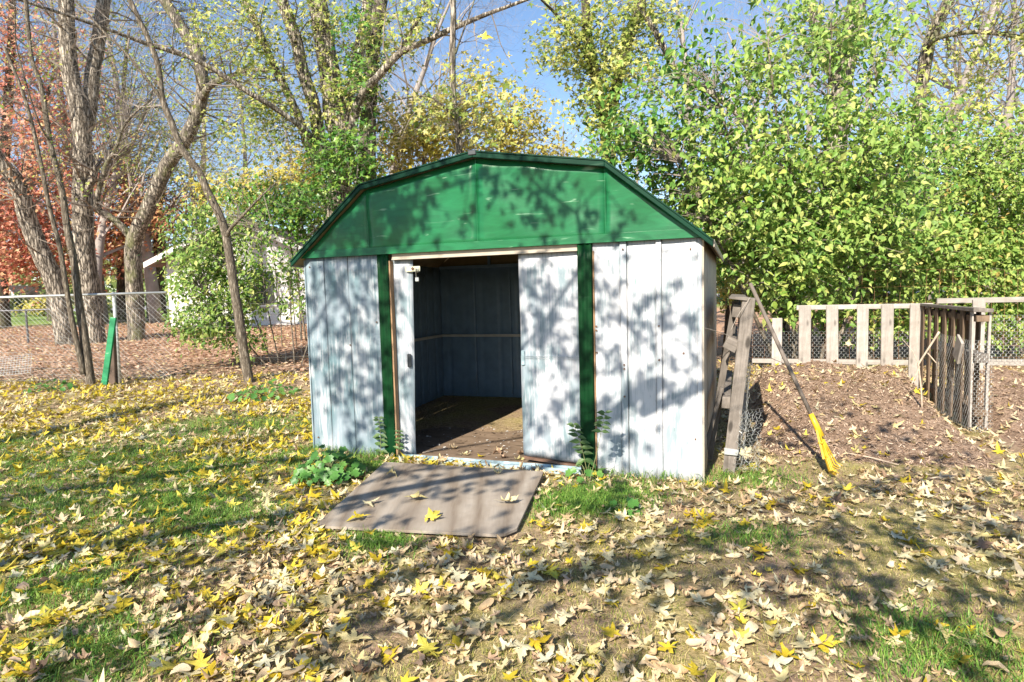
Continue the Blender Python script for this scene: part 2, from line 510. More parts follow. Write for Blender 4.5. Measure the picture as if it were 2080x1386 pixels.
# ------------------------------------------------------------------ ground and road
xs = np.unique(np.concatenate([np.linspace(-150, -20, 27), np.linspace(-20, -8, 31), np.linspace(-8, 8, 121), np.linspace(8, 20, 31), np.linspace(20, 150, 27)]))
ys = np.unique(np.concatenate([np.linspace(-40, -2, 20), np.linspace(-2, 12, 113), np.linspace(12, 45, 67), np.linspace(45, 260, 40)]))
GX, GYY = np.meshgrid(xs, ys)
nx, ny = len(xs), len(ys)
ii = (np.arange(ny - 1)[:, None] * nx + np.arange(nx - 1)[None, :]).ravel()
g = np_mesh('ground', np.stack([GX, GYY, zg(GX, GYY)], -1).reshape(-1, 3), np.stack([ii, ii + 1, ii + nx + 1, ii + nx], -1), ground_mat(), kind='structure', smooth=True)
b_ = MB()
for k in range(40):
    x0, x1 = -110 + k * 5, -105 + k * 5
    vs = []
    for (x, y) in ((x0, 39), (x1, 39), (x1, 44), (x0, 44)):
        vs.append(Vector((x, y - 0.12 * x - 3, zgf(x, y - 0.12 * x - 3) + 0.03)))
    b_.add(vs, [(0, 1, 2, 3)])
b_.build('road', plain('grey_asphalt', (0.33, 0.33, 0.35), 0.9, 0, 0.1, 2), kind='structure')

# ------------------------------------------------------------------ the shed
SY = 0.3518
SO = Vector((-1.8504, 5.624, 0.0))
SW, SD, SH = 3.433, 2.679, 1.78
ex, ey = Vector((math.cos(SY), -math.sin(SY), 0)), Vector((math.sin(SY), math.cos(SY), 0))
def shw(x, y, z): return SO + ex * x + ey * y + Vector((0, 0, z))
shed = thing('metal_shed', 'white and green metal garden shed with barn roof and open sliding doors', 'shed', SO, -SY)

def wavy(x0, x1, z0, z1, y, mt, name, dent=0.004, profile=None, nx=14, nz=14, thick=0.004, flip=False, axis='x', lean=0.0, parent=None):
    """dented sheet-metal panel, local shed coords; axis 'x' = front-facing, 'y' = side"""
    vs, fs = [], []
    ph = [random.uniform(0, 6) for _ in range(6)]
    for j in range(nz + 1):
        for i in range(nx + 1):
            a = x0 + (x1 - x0) * i / nx
            z = z0 + (z1 - z0) * j / nz
            d = dent * (math.sin(7 * a + 3 * z + ph[0]) * math.sin(4.3 * z + ph[1]) + 0.6 * math.sin(17 * a + ph[2]) * math.sin(9 * z + ph[3]))
            if profile: d += profile(a)
            aa = a + lean * (z - z0)
            vs.append(Vector((aa, y + d, z)) if axis == 'x' else Vector((y + d, aa, z)))
    for j in range(nz):
        for i in range(nx):
            q = j * (nx + 1) + i
            fs.append((q, q + 1, q + nx + 2, q + nx + 1))
    o = MB().add(vs, fs).build(name, mt, parent or shed, local=True, smooth=True)
    so_ = o.modifiers.new('sheet', 'SOLIDIFY'); so_.thickness = thick; so_.offset = 0
    return o

def rib(per, w_, h):
    def f(a):
        q = (a % per) / per
        return -h * max(0.0, 1 - abs(q - 0.5) * per / w_)
    return f
# front wall panels, each between two joints
for (x0, x1, mt, hh) in ((0.012, 0.205, 'white_left', SH), (0.211, 0.455, 'white_left', SH), (0.461, 0.763, 'white_left', SH - .004),
                         (2.640, 2.845, 'white_right', SH), (2.895, 3.107, 'white_right', SH), (3.148, 3.405, 'white_right', SH)):
    wavy(x0, x1, -0.03, hh, 0.0, MT[mt], 'wall_panel', 0.005)
for (a, b2) in ((2.846, 2.894), (3.108, 3.147)):
    wavy(a, b2, -0.03, SH - 0.006, -0.014, MT['white_right'], 'wall_rib', 0.002, nx=4)
wavy(3.398, 3.43, -0.03, SH - 0.01, -0.012, MT['white_right'], 'corner_trim', 0.001, nx=3)
MB().box((3.437, 0.02, SH / 2 - .02), (0.012, 0.075, SH)).build('corner_trim', MT['cream'], shed, local=True)
MB().box((0.004, 0.02, SH / 2 - .02), (0.012, 0.06, SH)).build('corner_trim', MT['white_left'], shed, local=True)
# side and back walls with ribs
for k in range(6):
    y0 = 0.06 + k * (SD - 0.045) / 6
    wavy(y0, y0 + (SD - 0.045) / 6 - 0.004, -0.03, SH, SW - 0.004, [MT['cream'], MT['steel_in']][0], 'side_wall_panel', 0.003, rib(0.2, 0.03, -0.014), nx=20, axis='y', nz=6)
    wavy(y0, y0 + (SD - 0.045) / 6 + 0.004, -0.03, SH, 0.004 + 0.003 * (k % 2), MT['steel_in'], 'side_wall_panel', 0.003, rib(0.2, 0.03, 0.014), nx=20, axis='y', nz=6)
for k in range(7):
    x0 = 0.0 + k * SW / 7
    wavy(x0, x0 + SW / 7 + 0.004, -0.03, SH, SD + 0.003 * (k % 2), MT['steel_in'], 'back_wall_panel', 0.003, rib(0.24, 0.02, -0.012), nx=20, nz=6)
def roofz(x):
    x = min(max(x, 0), SW)
    m_ = min(x, SW - x)
    if m_ <= 0.676: return SH + (2.334 - SH) * m_ / 0.676
    return 2.334 + (2.502 - 2.334) * (m_ - 0.676) / (SW / 2 - 0.676)
def gable(x0, x1, y, mt, name, dent, nx=16, nz=10, z0=SH):
    vs, fs = [], []
    ph = [random.uniform(0, 6) for _ in range(4)]
    for j in range(nz + 1):
        for i in range(nx + 1):
            x = x0 + (x1 - x0) * i / nx
            zt = max(roofz(x) - 0.012, z0 + 0.01)
            z = z0 + (zt - z0) * j / nz
            d = dent * (math.sin(5 * x + 4 * z + ph[0]) * math.sin(6 * z + ph[1]) + 0.7 * math.sin(13 * x + ph[2]) * math.sin(11 * z + ph[3]))
            vs.append(Vector((x, y + d, z)))
    for j in range(nz):
        for i in range(nx):
            q = j * (nx + 1) + i
            fs.append((q, q + 1, q + nx + 2, q + nx + 1))
    o = MB().add(vs, fs).build(name, mt, shed, local=True, smooth=True)
    m_ = o.modifiers.new('sheet', 'SOLIDIFY'); m_.thickness = 0.004; m_.offset = 0
for (a, b2) in ((0.0, 0.7025), (0.7025, 1.7165), (1.7165, 2.7475), (2.7475, SW)):
    gable(a, b2, -0.034, MT['green'], 'gable_panel', 0.009, z0=1.8)
for x in (0.7025, 1.7165, 2.7475):
    MB().box((x, -0.0385, (SH + roofz(x)) / 2), (0.008, 0.003, roofz(x) - SH - 0.03)).build('gable_seam', MT['green'], shed, local=True, bevel=0.003)
MB().prism([Vector((0.0, -0.030, 1.775)), Vector((0.0, -0.046, 1.777)), Vector((0.0, -0.044, 1.838)), Vector((0.0, -0.030, 1.842))], Vector((SW, 0, 0))).build('gable_flange', MT['green'], shed, local=True)
gable(0.0, SW, SD - 0.01, MT['tan_in'], 'back_gable', 0.002, nx=24)
# roof
pr = [(-0.075, 1.735), (0.676, 2.352), (SW / 2, 2.522), (SW - 0.676, 2.352), (SW + 0.075, 1.735)]
for i in range(4):
    (xa, za), (xb, zb) = pr[i], pr[i + 1]
    up = 0.018
    outl = [Vector((xa, -0.06, za - up)), Vector((xb, -0.06, zb - up)), Vector((xb, -0.06, zb)), Vector((xa, -0.06, za))]
    MB().prism(outl, Vector((0, SD + 0.12, 0))).build('roof_panel', MT['tan_in'], shed, local=True)
    tr = [Vector((xa, -0.098, za - 0.034)), Vector((xb, -0.098, zb - 0.034)), Vector((xb, -0.098, zb + 0.006)), Vector((xa, -0.098, za + 0.006))]
    MB().prism(tr, Vector((0, 0.022, 0))).build('roof_trim', MT['green_trim_shaded'], shed, local=True, bevel=0.004)  # trim colour carries the overhang's shade
    n_ = Vector((-(zb - za), 0, xb - xa)).normalized()
    c1 = [Vector((xa, -0.105, za + 0.007)), Vector((xb, -0.105, zb + 0.007)), Vector((xb, -0.105, zb + 0.007)) + n_ * 0.01, Vector((xa, -0.105, za + 0.007)) + n_ * 0.01]
    MB().prism(c1, Vector((0, SD + 0.17, 0))).build('roof_sheet', MT['green_trim_shaded'], shed, local=True)
for xe in (-0.079, SW + 0.079):
    MB().box((xe, SD / 2, 1.728), (0.01, SD + 0.14, 0.05)).build('eave_trim', MT['cream'], shed, local=True)
MB().box((SW / 2, -0.098, 2.522), (0.07, 0.018, 0.04)).build('ridge_cap', MT['black'], shed, local=True, bevel=0.006)
# door frame
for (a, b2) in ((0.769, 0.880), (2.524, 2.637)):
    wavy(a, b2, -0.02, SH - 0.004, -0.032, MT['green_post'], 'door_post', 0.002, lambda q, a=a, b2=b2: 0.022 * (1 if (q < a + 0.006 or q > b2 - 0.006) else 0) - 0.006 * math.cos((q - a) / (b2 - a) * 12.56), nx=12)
MB().box((0.889, 0.0, 0.87), (0.014, 0.05, 1.7)).build('jamb', MT['jamb'], shed, local=True)
MB().box((2.645, -0.001, 0.87), (0.01, 0.03, 1.7)).build('jamb', MT['jamb'], shed, local=True)
MB().box((SW / 2, 0.0, 1.751), (1.62, 0.02, 0.052)).box((SW / 2, -0.014, 1.730), (1.62, 0.010, 0.012)).build('door_track', MT['cream'], shed, local=True, bevel=0.002)
MB().box((1.72, 0.0, 0.012), (1.62, 0.12, 0.034)).box((1.72, -0.052, 0.032), (1.62, 0.012, 0.016)).box((1.72, 0.02, 0.034), (1.62, 0.012, 0.02)).build('threshold', MT['track'], shed, local=True, bevel=0.002)
def door(x0, x1, zl, zr, zt, lean, y):
    vs, fs = [], []
    nx_, nz_ = 18, 26
    for j in range(nz_ + 1):
        for i in range(nx_ + 1):
            fx = i / nx_
            zb = zl * (1 - fx) + zr * fx
            z = zb + (zt - zb) * j / nz_
            x = x0 + (x1 - x0) * fx + lean * (1 - j / nz_)
            d = 0.005 * math.sin(9 * x + 2 * z) * math.sin(5 * z + x0) + 0.004 * math.sin(21 * x) * math.sin(8 * z + 2)
            if i == 0 or i == nx_: d += 0.012
            if j == 0: d += 0.015
            vs.append(Vector((x, y + d, z)))
    for j in range(nz_):
        for i in range(nx_):
            q = j * (nx_ + 1) + i
            fs.append((q, q + 1, q + nx_ + 2, q + nx_ + 1))
    o = MB().add(vs, fs).build('sliding_door', MT['white_door'], shed, local=True, smooth=True)
    m_ = o.modifiers.new('sheet', 'SOLIDIFY'); m_.thickness = 0.012; m_.offset = 0
    return o
dl = door(0.29, 1.077, 0.03, 0.018, 1.724, -0.045, 0.035)
MB().box((1.022, 0.018, 0.866), (0.036, 0.016, 0.115)).build('door_handle', MT['black'], dl, local=True, bevel=0.005)
h_ = MB().box((1.092, 0.012, 1.644), (0.14, 0.006, 0.045)).build('hasp', MT['brass'], dl, local=True, bevel=0.003)
MB().box((1.094, 0.007, 1.646), (0.022, 0.006, 0.022), Matrix.Rotation(0.8, 3, 'Y')).build('bolt', MT['rust'], dl, local=True)
dr = door(2.031, 2.76, 0.097, 0.045, 1.724, 0.0, 0.035)
MB().box((2.28, 0.026, 0.913), (0.49, 0.008, 0.006)).box((2.28, 0.026, 0.897), (0.49, 0.006, 0.005)).build('door_seam', MT['white_door'], dr, local=True)
MB().box((2.053, 0.022, 0.90), (0.03, 0.012, 0.12)).build('handle_mark', MT['track'], dr, local=True, bevel=0.005)
MB().prism([Vector((2.04, 0.028, 0.072)), Vector((2.52, 0.028, 0.034)), Vector((2.52, 0.028, 0.048)), Vector((2.04, 0.028, 0.095))], Vector((0, 0.03, 0))).build('rusty_edge', MT['rust'], dr, local=True)
# small fixings on the panels
for (x, z) in ((0.06, 1.70), (0.06, 0.15), (0.45, 1.0), (0.73, 1.2), (2.66, 1.15), (2.66, 1.12), (2.66, 0.95), (2.66, 0.4), (2.87, 1.72), (2.87, 0.86), (2.87, 0.83), (2.87, 0.62),
               (3.127, 0.9), (3.127, 1.15), (3.35, 1.70), (3.38, 0.32), (3.30, 0.95)):
    yy = -0.02 if x in (2.87, 3.127) else -0.006
    MB().tube([(x, yy, z), (x, yy - 0.008, z)], 0.007, 8).build('screw', MT['rust'], shed, local=True)
# inside
MB().box((SW / 2, SD / 2 + 0.03, 0.012), (SW - 0.06, SD - 0.08, 0.05)).build('shed_floor', wood_mat('dirty_floor_ply', (0.15, 0.105, 0.07), (0.30, 0.22, 0.16), (4, 12, 12), 0.85, (0.11, 0.075, 0.05)), shed, local=True)
MB().box((SW / 2, SD - 0.035, 0.892), (SW - 0.05, 0.03, 0.03)).build('wall_rail', MT['rail'], shed, local=True)
MB().box((0.035, SD / 2, 0.892), (0.03, SD - 0.15, 0.03)).build('wall_rail', MT['rail'], shed, local=True)
MB().box((SW - 0.035, SD / 2, 0.892), (0.03, SD - 0.15, 0.03)).build('wall_rail', MT['rail'], shed, local=True)
MB().box((SW / 2, SD - 0.03, SH - 0.01), (SW - 0.05, 0.04, 0.035)).build('top_rail', MT['steel_in'], shed, local=True)
MB().box((0.72, SD - 0.035, 1.96), (0.03, 0.03, 0.36)).build('roof_brace', MT['steel_in'], shed, local=True)
# padlock hanging from the hasp
pl = thing('padlock', 'small silver padlock hanging open from the hasp of the shed door', 'padlock', shw(1.137, 0.0, 1.535), -SY)
MB().box((0, 0, 0.02), (0.034, 0.016, 0.036)).build('body', MT['zinc'], pl, local=True, bevel=0.004)
MB().tube([(-0.009, 0, 0.036), (-0.009, 0, 0.105), (-0.005, 0, 0.118), (0.003, 0, 0.118), (0.008, 0, 0.105), (0.008, 0, 0.075)], 0.0035, 8).build('shackle', MT['zinc'], pl, local=True, smooth=True)

# plywood ramp
PR = [Vector((-1.235, 3.69, 0.035)), Vector((-0.02, 3.465, 0.03)), Vector((0.215, 4.62, 0.06)), Vector((-1.07, 5.0, 0.065))]
def plywood():
    m, t, P, N, Lk = mat('weathered_plywood')
    v = mapping(N, Lk, (1.0, 0.28, 1), (0, 0, 0.25))
    wv = N.new('ShaderNodeTexWave'); wv.wave_type = 'BANDS'; wv.bands_direction = 'X'
    wv.inputs['Scale'].default_value = 1.7; wv.inputs['Distortion'].default_value = 13.0
    wv.inputs['Detail'].default_value = 4; wv.inputs['Detail Scale'].default_value = 1.0; wv.inputs['Detail Roughness'].default_value = 0.5
    Lk.new(v, wv.inputs['Vector'])
    n = noise(N, Lk, mapping(N, Lk, (55, 3.5, 5), (0, 0, 0.25)), 1.0, 6, 0.75)
    a = mixc(N, Lk, 0.55, wv.outputs['Color'], n.outputs[0])
    rc = ramp(N, [(0.15, (0.15, 0.112, 0.082)), (0.42, (0.25, 0.208, 0.168)), (0.6, (0.285, 0.242, 0.20)), (0.85, (0.35, 0.305, 0.26))])
    Lk.new(a, rc.inputs[0])
    n2 = noise(N, Lk, mapping(N, Lk), 2.6, 5, 0.65)
    r2 = ramp(N, [(0.48, 0.0), (0.66, 0.6)]); Lk.new(n2.outputs[0], r2.inputs[0])
    c = mixc(N, Lk, r2.outputs[0], rc.outputs[0], (0.20, 0.165, 0.135))
    Lk.new(c, P.inputs['Base Color']); P.inputs['Roughness'].default_value = 0.75
    P.inputs['Specular IOR Level'].default_value = 0.25
    bump(N, Lk, a, P, 0.25, 0.004)
    return m
rp = MB()
nu, nv = 12, 12
top, bot = [], []
for j in range(nv + 1):
    for i in range(nu + 1):
        a, b2 = i / nu, j / nv
        q = (PR[0] * (1 - a) + PR[1] * a) * (1 - b2) + (PR[3] * (1 - a) + PR[2] * a) * b2
        q = q + Vector((0, 0, 0.012 * math.sin(a * 3.1) * math.sin(b2 * 3.1)))
        if i == nu and j == 0: q = q + Vector((-0.05, 0.03, 0))
        top.append(q); bot.append(q - Vector((0, 0, 0.017)))
fs = []
K = (nu + 1) * (nv + 1)
for j in range(nv):
    for i in range(nu):
        q = j * (nu + 1) + i
        fs.append((q, q + 1, q + nu + 2, q + nu + 1)); fs.append((q + K, q + nu + 1 + K, q + nu + 2 + K, q + 1 + K))
for i in range(nu):
    fs.append((i, i + K, i + 1 + K, i + 1)); q = nv * (nu + 1) + i; fs.append((q, q + 1, q + 1 + K, q + K))
for j in range(nv):
    q = j * (nu + 1); fs.append((q, q + nu + 1, q + nu + 1 + K, q + K)); q += nu; fs.append((q, q + K, q + nu + 1 + K, q + nu + 1))
ramp_o = rp.add(top + bot, fs).build('plywood_ramp', plywood())
tag(ramp_o, 'weathered brown plywood sheet laid as a ramp before the shed doorway', 'plywood sheet')

# ------------------------------------------------------------------ compost bins (frame follows the shed)
CA = Vector((1.64, 4.67, 0.0))
def cw(s, t, z=0.0): return CA + ex * s + ey * t + Vector((0, 0, z))
def cz(s, t):
    q = cw(s, t); return zgf(q.x, q.y)
def plane_s(u, v, t):
    """position along the back fence line hit by a pixel ray"""
    d = ray(u, v); C = Vector((0, 0, CAMH)); P0 = cw(0, t)
    k = (P0 - C).dot(ey) / d.dot(ey)
    q = C + d * k
    return (q - CA).dot(ex), q.z

def heap_h(s, t, s0, s1, t0, t1, H):
    a = np.clip((s - s0) / 0.35, 0, 1) * np.clip((s1 - s) / 0.3, 0, 1)
    f = np.clip((t - t0) / (t1 - t0), 0, 1)
    f = f * f * (3 - 2 * f)
    h = H * f * (0.45 + 0.55 * a)
    h = h + 0.05 * f * (np.sin(3.1 * s + 1) * np.sin(2.7 * t) + 0.6 * np.sin(7 * s + 2 * t))
    edge = np.clip((t - t0) / 0.3, 0, 1) * np.clip((s - s0) / 0.2, 0, 1) * np.clip((s1 - s) / 0.2, 0, 1)
    return h * edge - 0.02 * (1 - edge)
def compost_mat():
    m, t, P, N, Lk = mat('compost_mulch')
    v = mapping(N, Lk)
    n = noise(N, Lk, v, 42, 6, 0.75)
    n2 = noise(N, Lk, v, 4, 4, 0.6)
    a = mixc(N, Lk, 0.35, n.outputs[0], n2.outputs[0])
    rc = ramp(N, [(0.28, (0.11, 0.068, 0.046)), (0.5, (0.33, 0.225, 0.16)), (0.68, (0.54, 0.40, 0.30))])
    Lk.new(a, rc.inputs[0]); Lk.new(rc.outputs[0], P.inputs['Base Color'])
    P.inputs['Roughness'].default_value = 0.95; P.inputs['Specular IOR Level'].default_value = 0.1
    bump(N, Lk, n.outputs[0], P, 1.0, 0.03)
    return m
CM = compost_mat()
CHIP = leaf_mat('mulch_chips', [(0, (0.14, 0.085, 0.06)), (0.5, (0.36, 0.25, 0.17)), (0.85, (0.58, 0.43, 0.32)), (1, (0.66, 0.54, 0.42))], 0.05, 0.8)
HEAPS = []
def heap(label, s0, s1, t0, t1, H, nchip):
    S, T = np.meshgrid(np.linspace(s0, s1, 70), np.linspace(t0, t1, 70))
    hh = heap_h(S, T, s0, s1, t0, t1, H)
    X = CA.x + ex.x * S + ey.x * T; Y = CA.y + ex.y * S + ey.y * T
    Z = zg(X, Y) + hh + 0.012 * rng.standard_normal(S.shape) * (hh > 0.02)
    root = thing('compost_heap', label, 'compost heap', (float(X.mean()), float(Y.mean()), 0.0))
    n = 70
    ii = (np.arange(n - 1)[:, None] * n + np.arange(n - 1)[None, :]).ravel()
    np_mesh('mound', np.stack([X, Y, Z], -1).reshape(-1, 3), np.stack([ii, ii + 1, ii + n + 1, ii + n], -1), CM, parent=root, smooth=True)
    s = rng.uniform(s0 + 0.1, s1 - 0.1, nchip); t = rng.uniform(t0 + 0.1, t1, nchip)
    h = heap_h(s, t, s0, s1, t0, t1, H)
    k = h > -0.01
    s, t, h = s[k], t[k], h[k]
    c = np.stack([CA.x + ex.x * s + ey.x * t, CA.y + ex.y * s + ey.y * t, h], -1)
    c[:, 2] += zg(c[:, 0], c[:, 1]) + 0.008
    m = len(c)
    th = rng.uniform(0, 6.28, m); ln = rng.uniform(0.004, 0.026, m); wd = rng.uniform(0.0015, 0.005, m)
    tl = rng.normal(0, 0.35, (m, 2))
    a = np.stack([np.cos(th), np.sin(th), tl[:, 0]], -1) * ln[:, None]
    b = np.stack([-np.sin(th), np.cos(th), tl[:, 1]], -1) * wd[:, None]
    V = np.stack([c - a - b, c + a - b * 0.6, c + a + b * 0.7, c - a + b], 1).reshape(-1, 3)
    F = np.arange(4 * m).reshape(-1, 4)
    np_mesh('wood_chips', V, F, CHIP, parent=root, kind='stuff')
    HEAPS.append((s0, s1, t0, t1, H))
heap('brown heap of mulch and rotted leaves between the leaning pallet and the wire-wrapped divider', 0.16, 2.06, 0.35, 3.5, 0.37, 14000)
heap('lower brown mulch heap beyond the wire-wrapped pallet divider', 2.20, 5.2, 0.6, 3.5, 0.31, 14000)

def surf(x, y):
    """ground or heap height, arrays"""
    x = np.asarray(x, float); y = np.asarray(y, float)
    z = zg(x, y)
    s = (x - CA.x) * ex.x + (y - CA.y) * ex.y
    t = (x - CA.x) * ey.x + (y - CA.y) * ey.y
    for (s0, s1, t0, t1, H) in HEAPS:
        inside = (s > s0) & (s < s1) & (t > t0) & (t < t1)
        z = np.where(inside, z + np.maximum(heap_h(s, t, s0, s1, t0, t1, H), 0), z)
    return z

def board(parent, name, c, size, mt, rot=None, jit=0.004):
    """one plank, local coords of its parent, slightly out of true"""
    v, f = box_vf((0, 0, 0), size)
    v = [q + Vector([random.uniform(-jit, jit) for _ in range(3)]) for q in v]
    o = MB().add(v, f).build(name, mt, parent, local=True, bevel=0.003)
    o.location = c
    if rot: o.rotation_euler = rot
    return o

def hexnet(P0, U, V, w_, h, cell=0.034, r=0.0009, wob=0.003, cut=None):
    """chicken wire: hexagons with horizontal twisted joints; P0 corner, U,V unit vectors"""
    mb = MB()
    dx, dy = cell * 1.0, cell * 0.62
    nxh, nyh = int(w_ / dx), int(h / (2 * dy))
    N_ = U.cross(V)
    pts = {}
    def pt(i, j):
        # j counts rows of nodes; zig-zag nodes
        if (i, j) not in pts:
            x = i * dx / 2
            off = 0.3 if ((i + j) % 2 == 0) else -0.3
            y = j * dy + off * dy * 0.5
            x += random.uniform(-wob, wob); y += random.uniform(-wob, wob)
            pts[(i, j)] = P0 + U * x + V * y + N_ * (wob * 2 * math.sin(x * 9 + y * 5) + random.uniform(-wob, wob))
        return pts[(i, j)]
    ni, nj = int(w_ / (dx / 2)), int(h / dy)
    for j in range(nj):
        for i in range(ni):
            a, b = pt(i, j), pt(i + 1, j)
            mb.tube([a, b], r, 3, cap=False)
            if (i + j) % 2 == 0 and j + 1 < nj:
                mb.tube([pt(i, j), pt(i, j + 1)], r * 1.4, 3, cap=False)
    return mb

# back row of pale pickets
TB = 3.52
BZ = 1.17
fence = thing('pallet_fence', 'row of pale weathered pallet slats closing the back of the first compost bin', 'pallet', cw(0, TB), -SY)
for (u0, u1) in ((1567, 1588), (1622, 1646), (1678, 1702), (1739, 1762), (1789, 1813), (1845, 1869)):
    s0, _ = plane_s(u0, 690, TB); s1, _ = plane_s(u1, 690, TB)
    lo = 0.05
    zt_ = BZ if u0 > 1600 else 1.02
    board(fence, 'slat', ((s0 + s1) / 2, -0.03, (lo + zt_) / 2), (s1 - s0, 0.018, zt_ - lo), MT['pale_wood_z'], (0, random.uniform(-.012, .012), 0), 0.006)
sa, _ = plane_s(1618, 617, TB); sb, _ = plane_s(1895, 614, TB)
board(fence, 'top_rail', ((sa + sb) / 2, 0.015, BZ - 0.025), (sb - sa, 0.04, 0.055), MT['pale_wood_x'])
s5, _ = plane_s(1528, 730, TB)
board(fence, 'bottom_rail', ((s5 + sb) / 2, 0.015, 0.475), (sb - s5, 0.04, 0.06), MT['pale_wood_x'])
hx = hexnet(cw(s5, TB + 0.05, 0.1), ex, Vector((0, 0, 1)), sb - s5, 0.78, 0.05, 0.0014)
hx.build('chicken_wire', MT['wire'], fence).matrix_parent_inverse = Matrix.Rotation(SY, 4, 'Z')
# second back panel with the square frame
s2, _ = plane_s(1972, 690, TB); s3, _ = plane_s(1997, 690, TB)
f2 = thing('pallet_fence', 'pale wooden frame with chicken wire at the back of the second compost bin', 'pallet', cw(0, TB), -SY)
board(f2, 'post', ((s2 + s3) / 2, -0.03, 0.62), (s3 - s2, 0.03, 1.18), MT['pale_wood_z'])
board(f2, 'top_rail', ((sb + 0.04 + s3 + 2.2) / 2, 0.015, 1.20), (s3 + 2.2 - sb - 0.04, 0.04, 0.06), MT['pale_wood_x'])
board(f2, 'bottom_rail', ((s3 + s3 + 2.2) / 2, 0.015, 0.49), (2.2, 0.04, 0.07), MT['pale_wood_x'])
board(f2, 'post', (s3 + 1.75, -0.03, 0.62), (s3 - s2, 0.03, 1.18), MT['pale_wood_z'])
hx = hexnet(cw(s3, TB - 0.05, 0.50), ex, Vector((0, 0, 1)), 2.1, 0.56, 0.05, 0.0014)
hx.build('chicken_wire', MT['wire'], f2).matrix_parent_inverse = Matrix.Rotation(SY, 4, 'Z')

# divider pallet, end-on, wrapped in chicken wire.  local x = into depth (ey), y = -ex ; built with own axes
dv = thing('pallet_divider', 'dark pallet set on edge end-on, front wrapped in chicken wire, between the two heaps', 'pallet', cw(2.13, 1.70), -SY)
LD = 1.78
board(dv, 'top_rail', (0.0, LD / 2, 1.155), (0.15, LD, 0.03), MT['grey_wood_z'], (0, 0.05, 0))
for x in (-0.062, 0.062):
    for k in range(7):
        y = 0.03 + k * 0.27
        wdt = 0.018 if k == 0 else 0.018
        board(dv, 'slat', (x, y + 0.045, 0.61), (wdt, 0.09 if k else 0.05, 1.07), MT['pale_wood_z' if k == 0 else 'brown_wood_z'], (random.uniform(-.02, .02), 0, 0))
for z in (0.22, 0.72, 1.08):
    board(dv, 'stringer', (0, LD / 2, z), (0.10, LD - 0.04, 0.085 if z == 0.72 else 0.06), MT['grey_wood_z' if z == 0.72 else 'brown_wood_z'])
board(dv, 'broken_slat', (-0.085, 0.36, 0.77), (0.02, 0.16, 0.24), MT['pale_wood_z'], (0.5, 0, 0))
hA = hexnet(cw(2.13 - 0.085, 1.66, 0.06), ex, Vector((0, 0, 1)), 0.17, 0.86, 0.036, 0.0012)
hA.build('chicken_wire', MT['wire'], dv).matrix_parent_inverse = Matrix.Rotation(SY, 4, 'Z')
hB = hexnet(cw(2.13 - 0.085, 1.66, 0.06), ey, Vector((0, 0, 1)), 1.1, 0.86, 0.055, 0.0006)
hB.build('chicken_wire', MT['wire'], dv).matrix_parent_inverse = Matrix.Rotation(SY, 4, 'Z')

# leaning pallet next to the shed
lp = thing('leaning_pallet', 'grey weathered pallet standing on edge and leaning beside the shed corner', 'pallet', cw(0.0, 0.0), -SY)
LE = R(6.0)
def lpb(name, c, size, mt, rot=(0, 0, 0), jit=0.005):
    x, y, z = c
    return board(lp, name, (x * math.cos(LE) + z * math.sin(LE), y, z * math.cos(LE) - x * math.sin(LE)), size, mt, (rot[0], rot[1] + LE, rot[2]), jit)
lpb('post', (0.0, 0.02, 0.665), (0.092, 0.038, 1.36), MT['grey_wood_z'])
lpb('post', (-0.125, 0.28, 0.66), (0.05, 0.05, 1.30), MT['grey_wood_z'], (0, 0.05, 0))
lpb('post', (-0.14, 1.6, 0.62), (0.05, 0.05, 1.22), MT['brown_wood_z'])
lpb('post', (0.02, 1.7, 0.62), (0.08, 0.038, 1.24), MT['grey_wood_z'])
lpb('top_board', (-0.075, 0.85, 1.335), (0.13, 1.72, 0.024), MT['grey_wood_x'])
for k, (z, hh) in enumerate(((1.24, 0.10), (0.985, 0.085), (0.52, 0.09))):
    lpb('stringer', (-0.075, 0.92, z), (0.055, 1.7, hh), MT['grey_wood_z'])
    lpb('slat', (0.035, 0.92, z + (0.0 if k else -0.06)), (0.018, 1.68, 0.10), MT['brown_wood_z'])
lpb('broken_slat', (-0.165, 0.14, 0.32), (0.03, 0.05, 0.62), MT['grey_wood_z'], (0, 0.14, 0))
lpb('block', (-0.085, 0.035, 0.985), (0.10, 0.05, 0.10), MT['grey_wood_x'], (0, 0.35, 0))
for pnl, (P0, UU, ww) in enumerate(((cw(0.085, 0.02, 0.03), ey, 3.3),)):
    hC = hexnet(P0, (UU + ex * 0.0).normalized(), Vector((0.09, -0.03, 1)).normalized(), ww, 0.85, 0.055, 0.0008, 0.006)
    hC.build('chicken_wire', MT['wire'], lp).matrix_parent_inverse = Matrix.Rotation(SY, 4, 'Z')
hD = hexnet(cw(0.03, -0.02, 0.02), (ex + ey * 0.6).normalized(), Vector((0.1, 0.0, 0.99)), 0.22, 0.5, 0.036, 0.0009, 0.012)
hD.build('chicken_wire', MT['wire'], lp).matrix_parent_inverse = Matrix.Rotation(SY, 4, 'Z')
lpb('tape', (0.0, 0.005, 0.165), (0.105, 0.05, 0.05), MT['wire'])

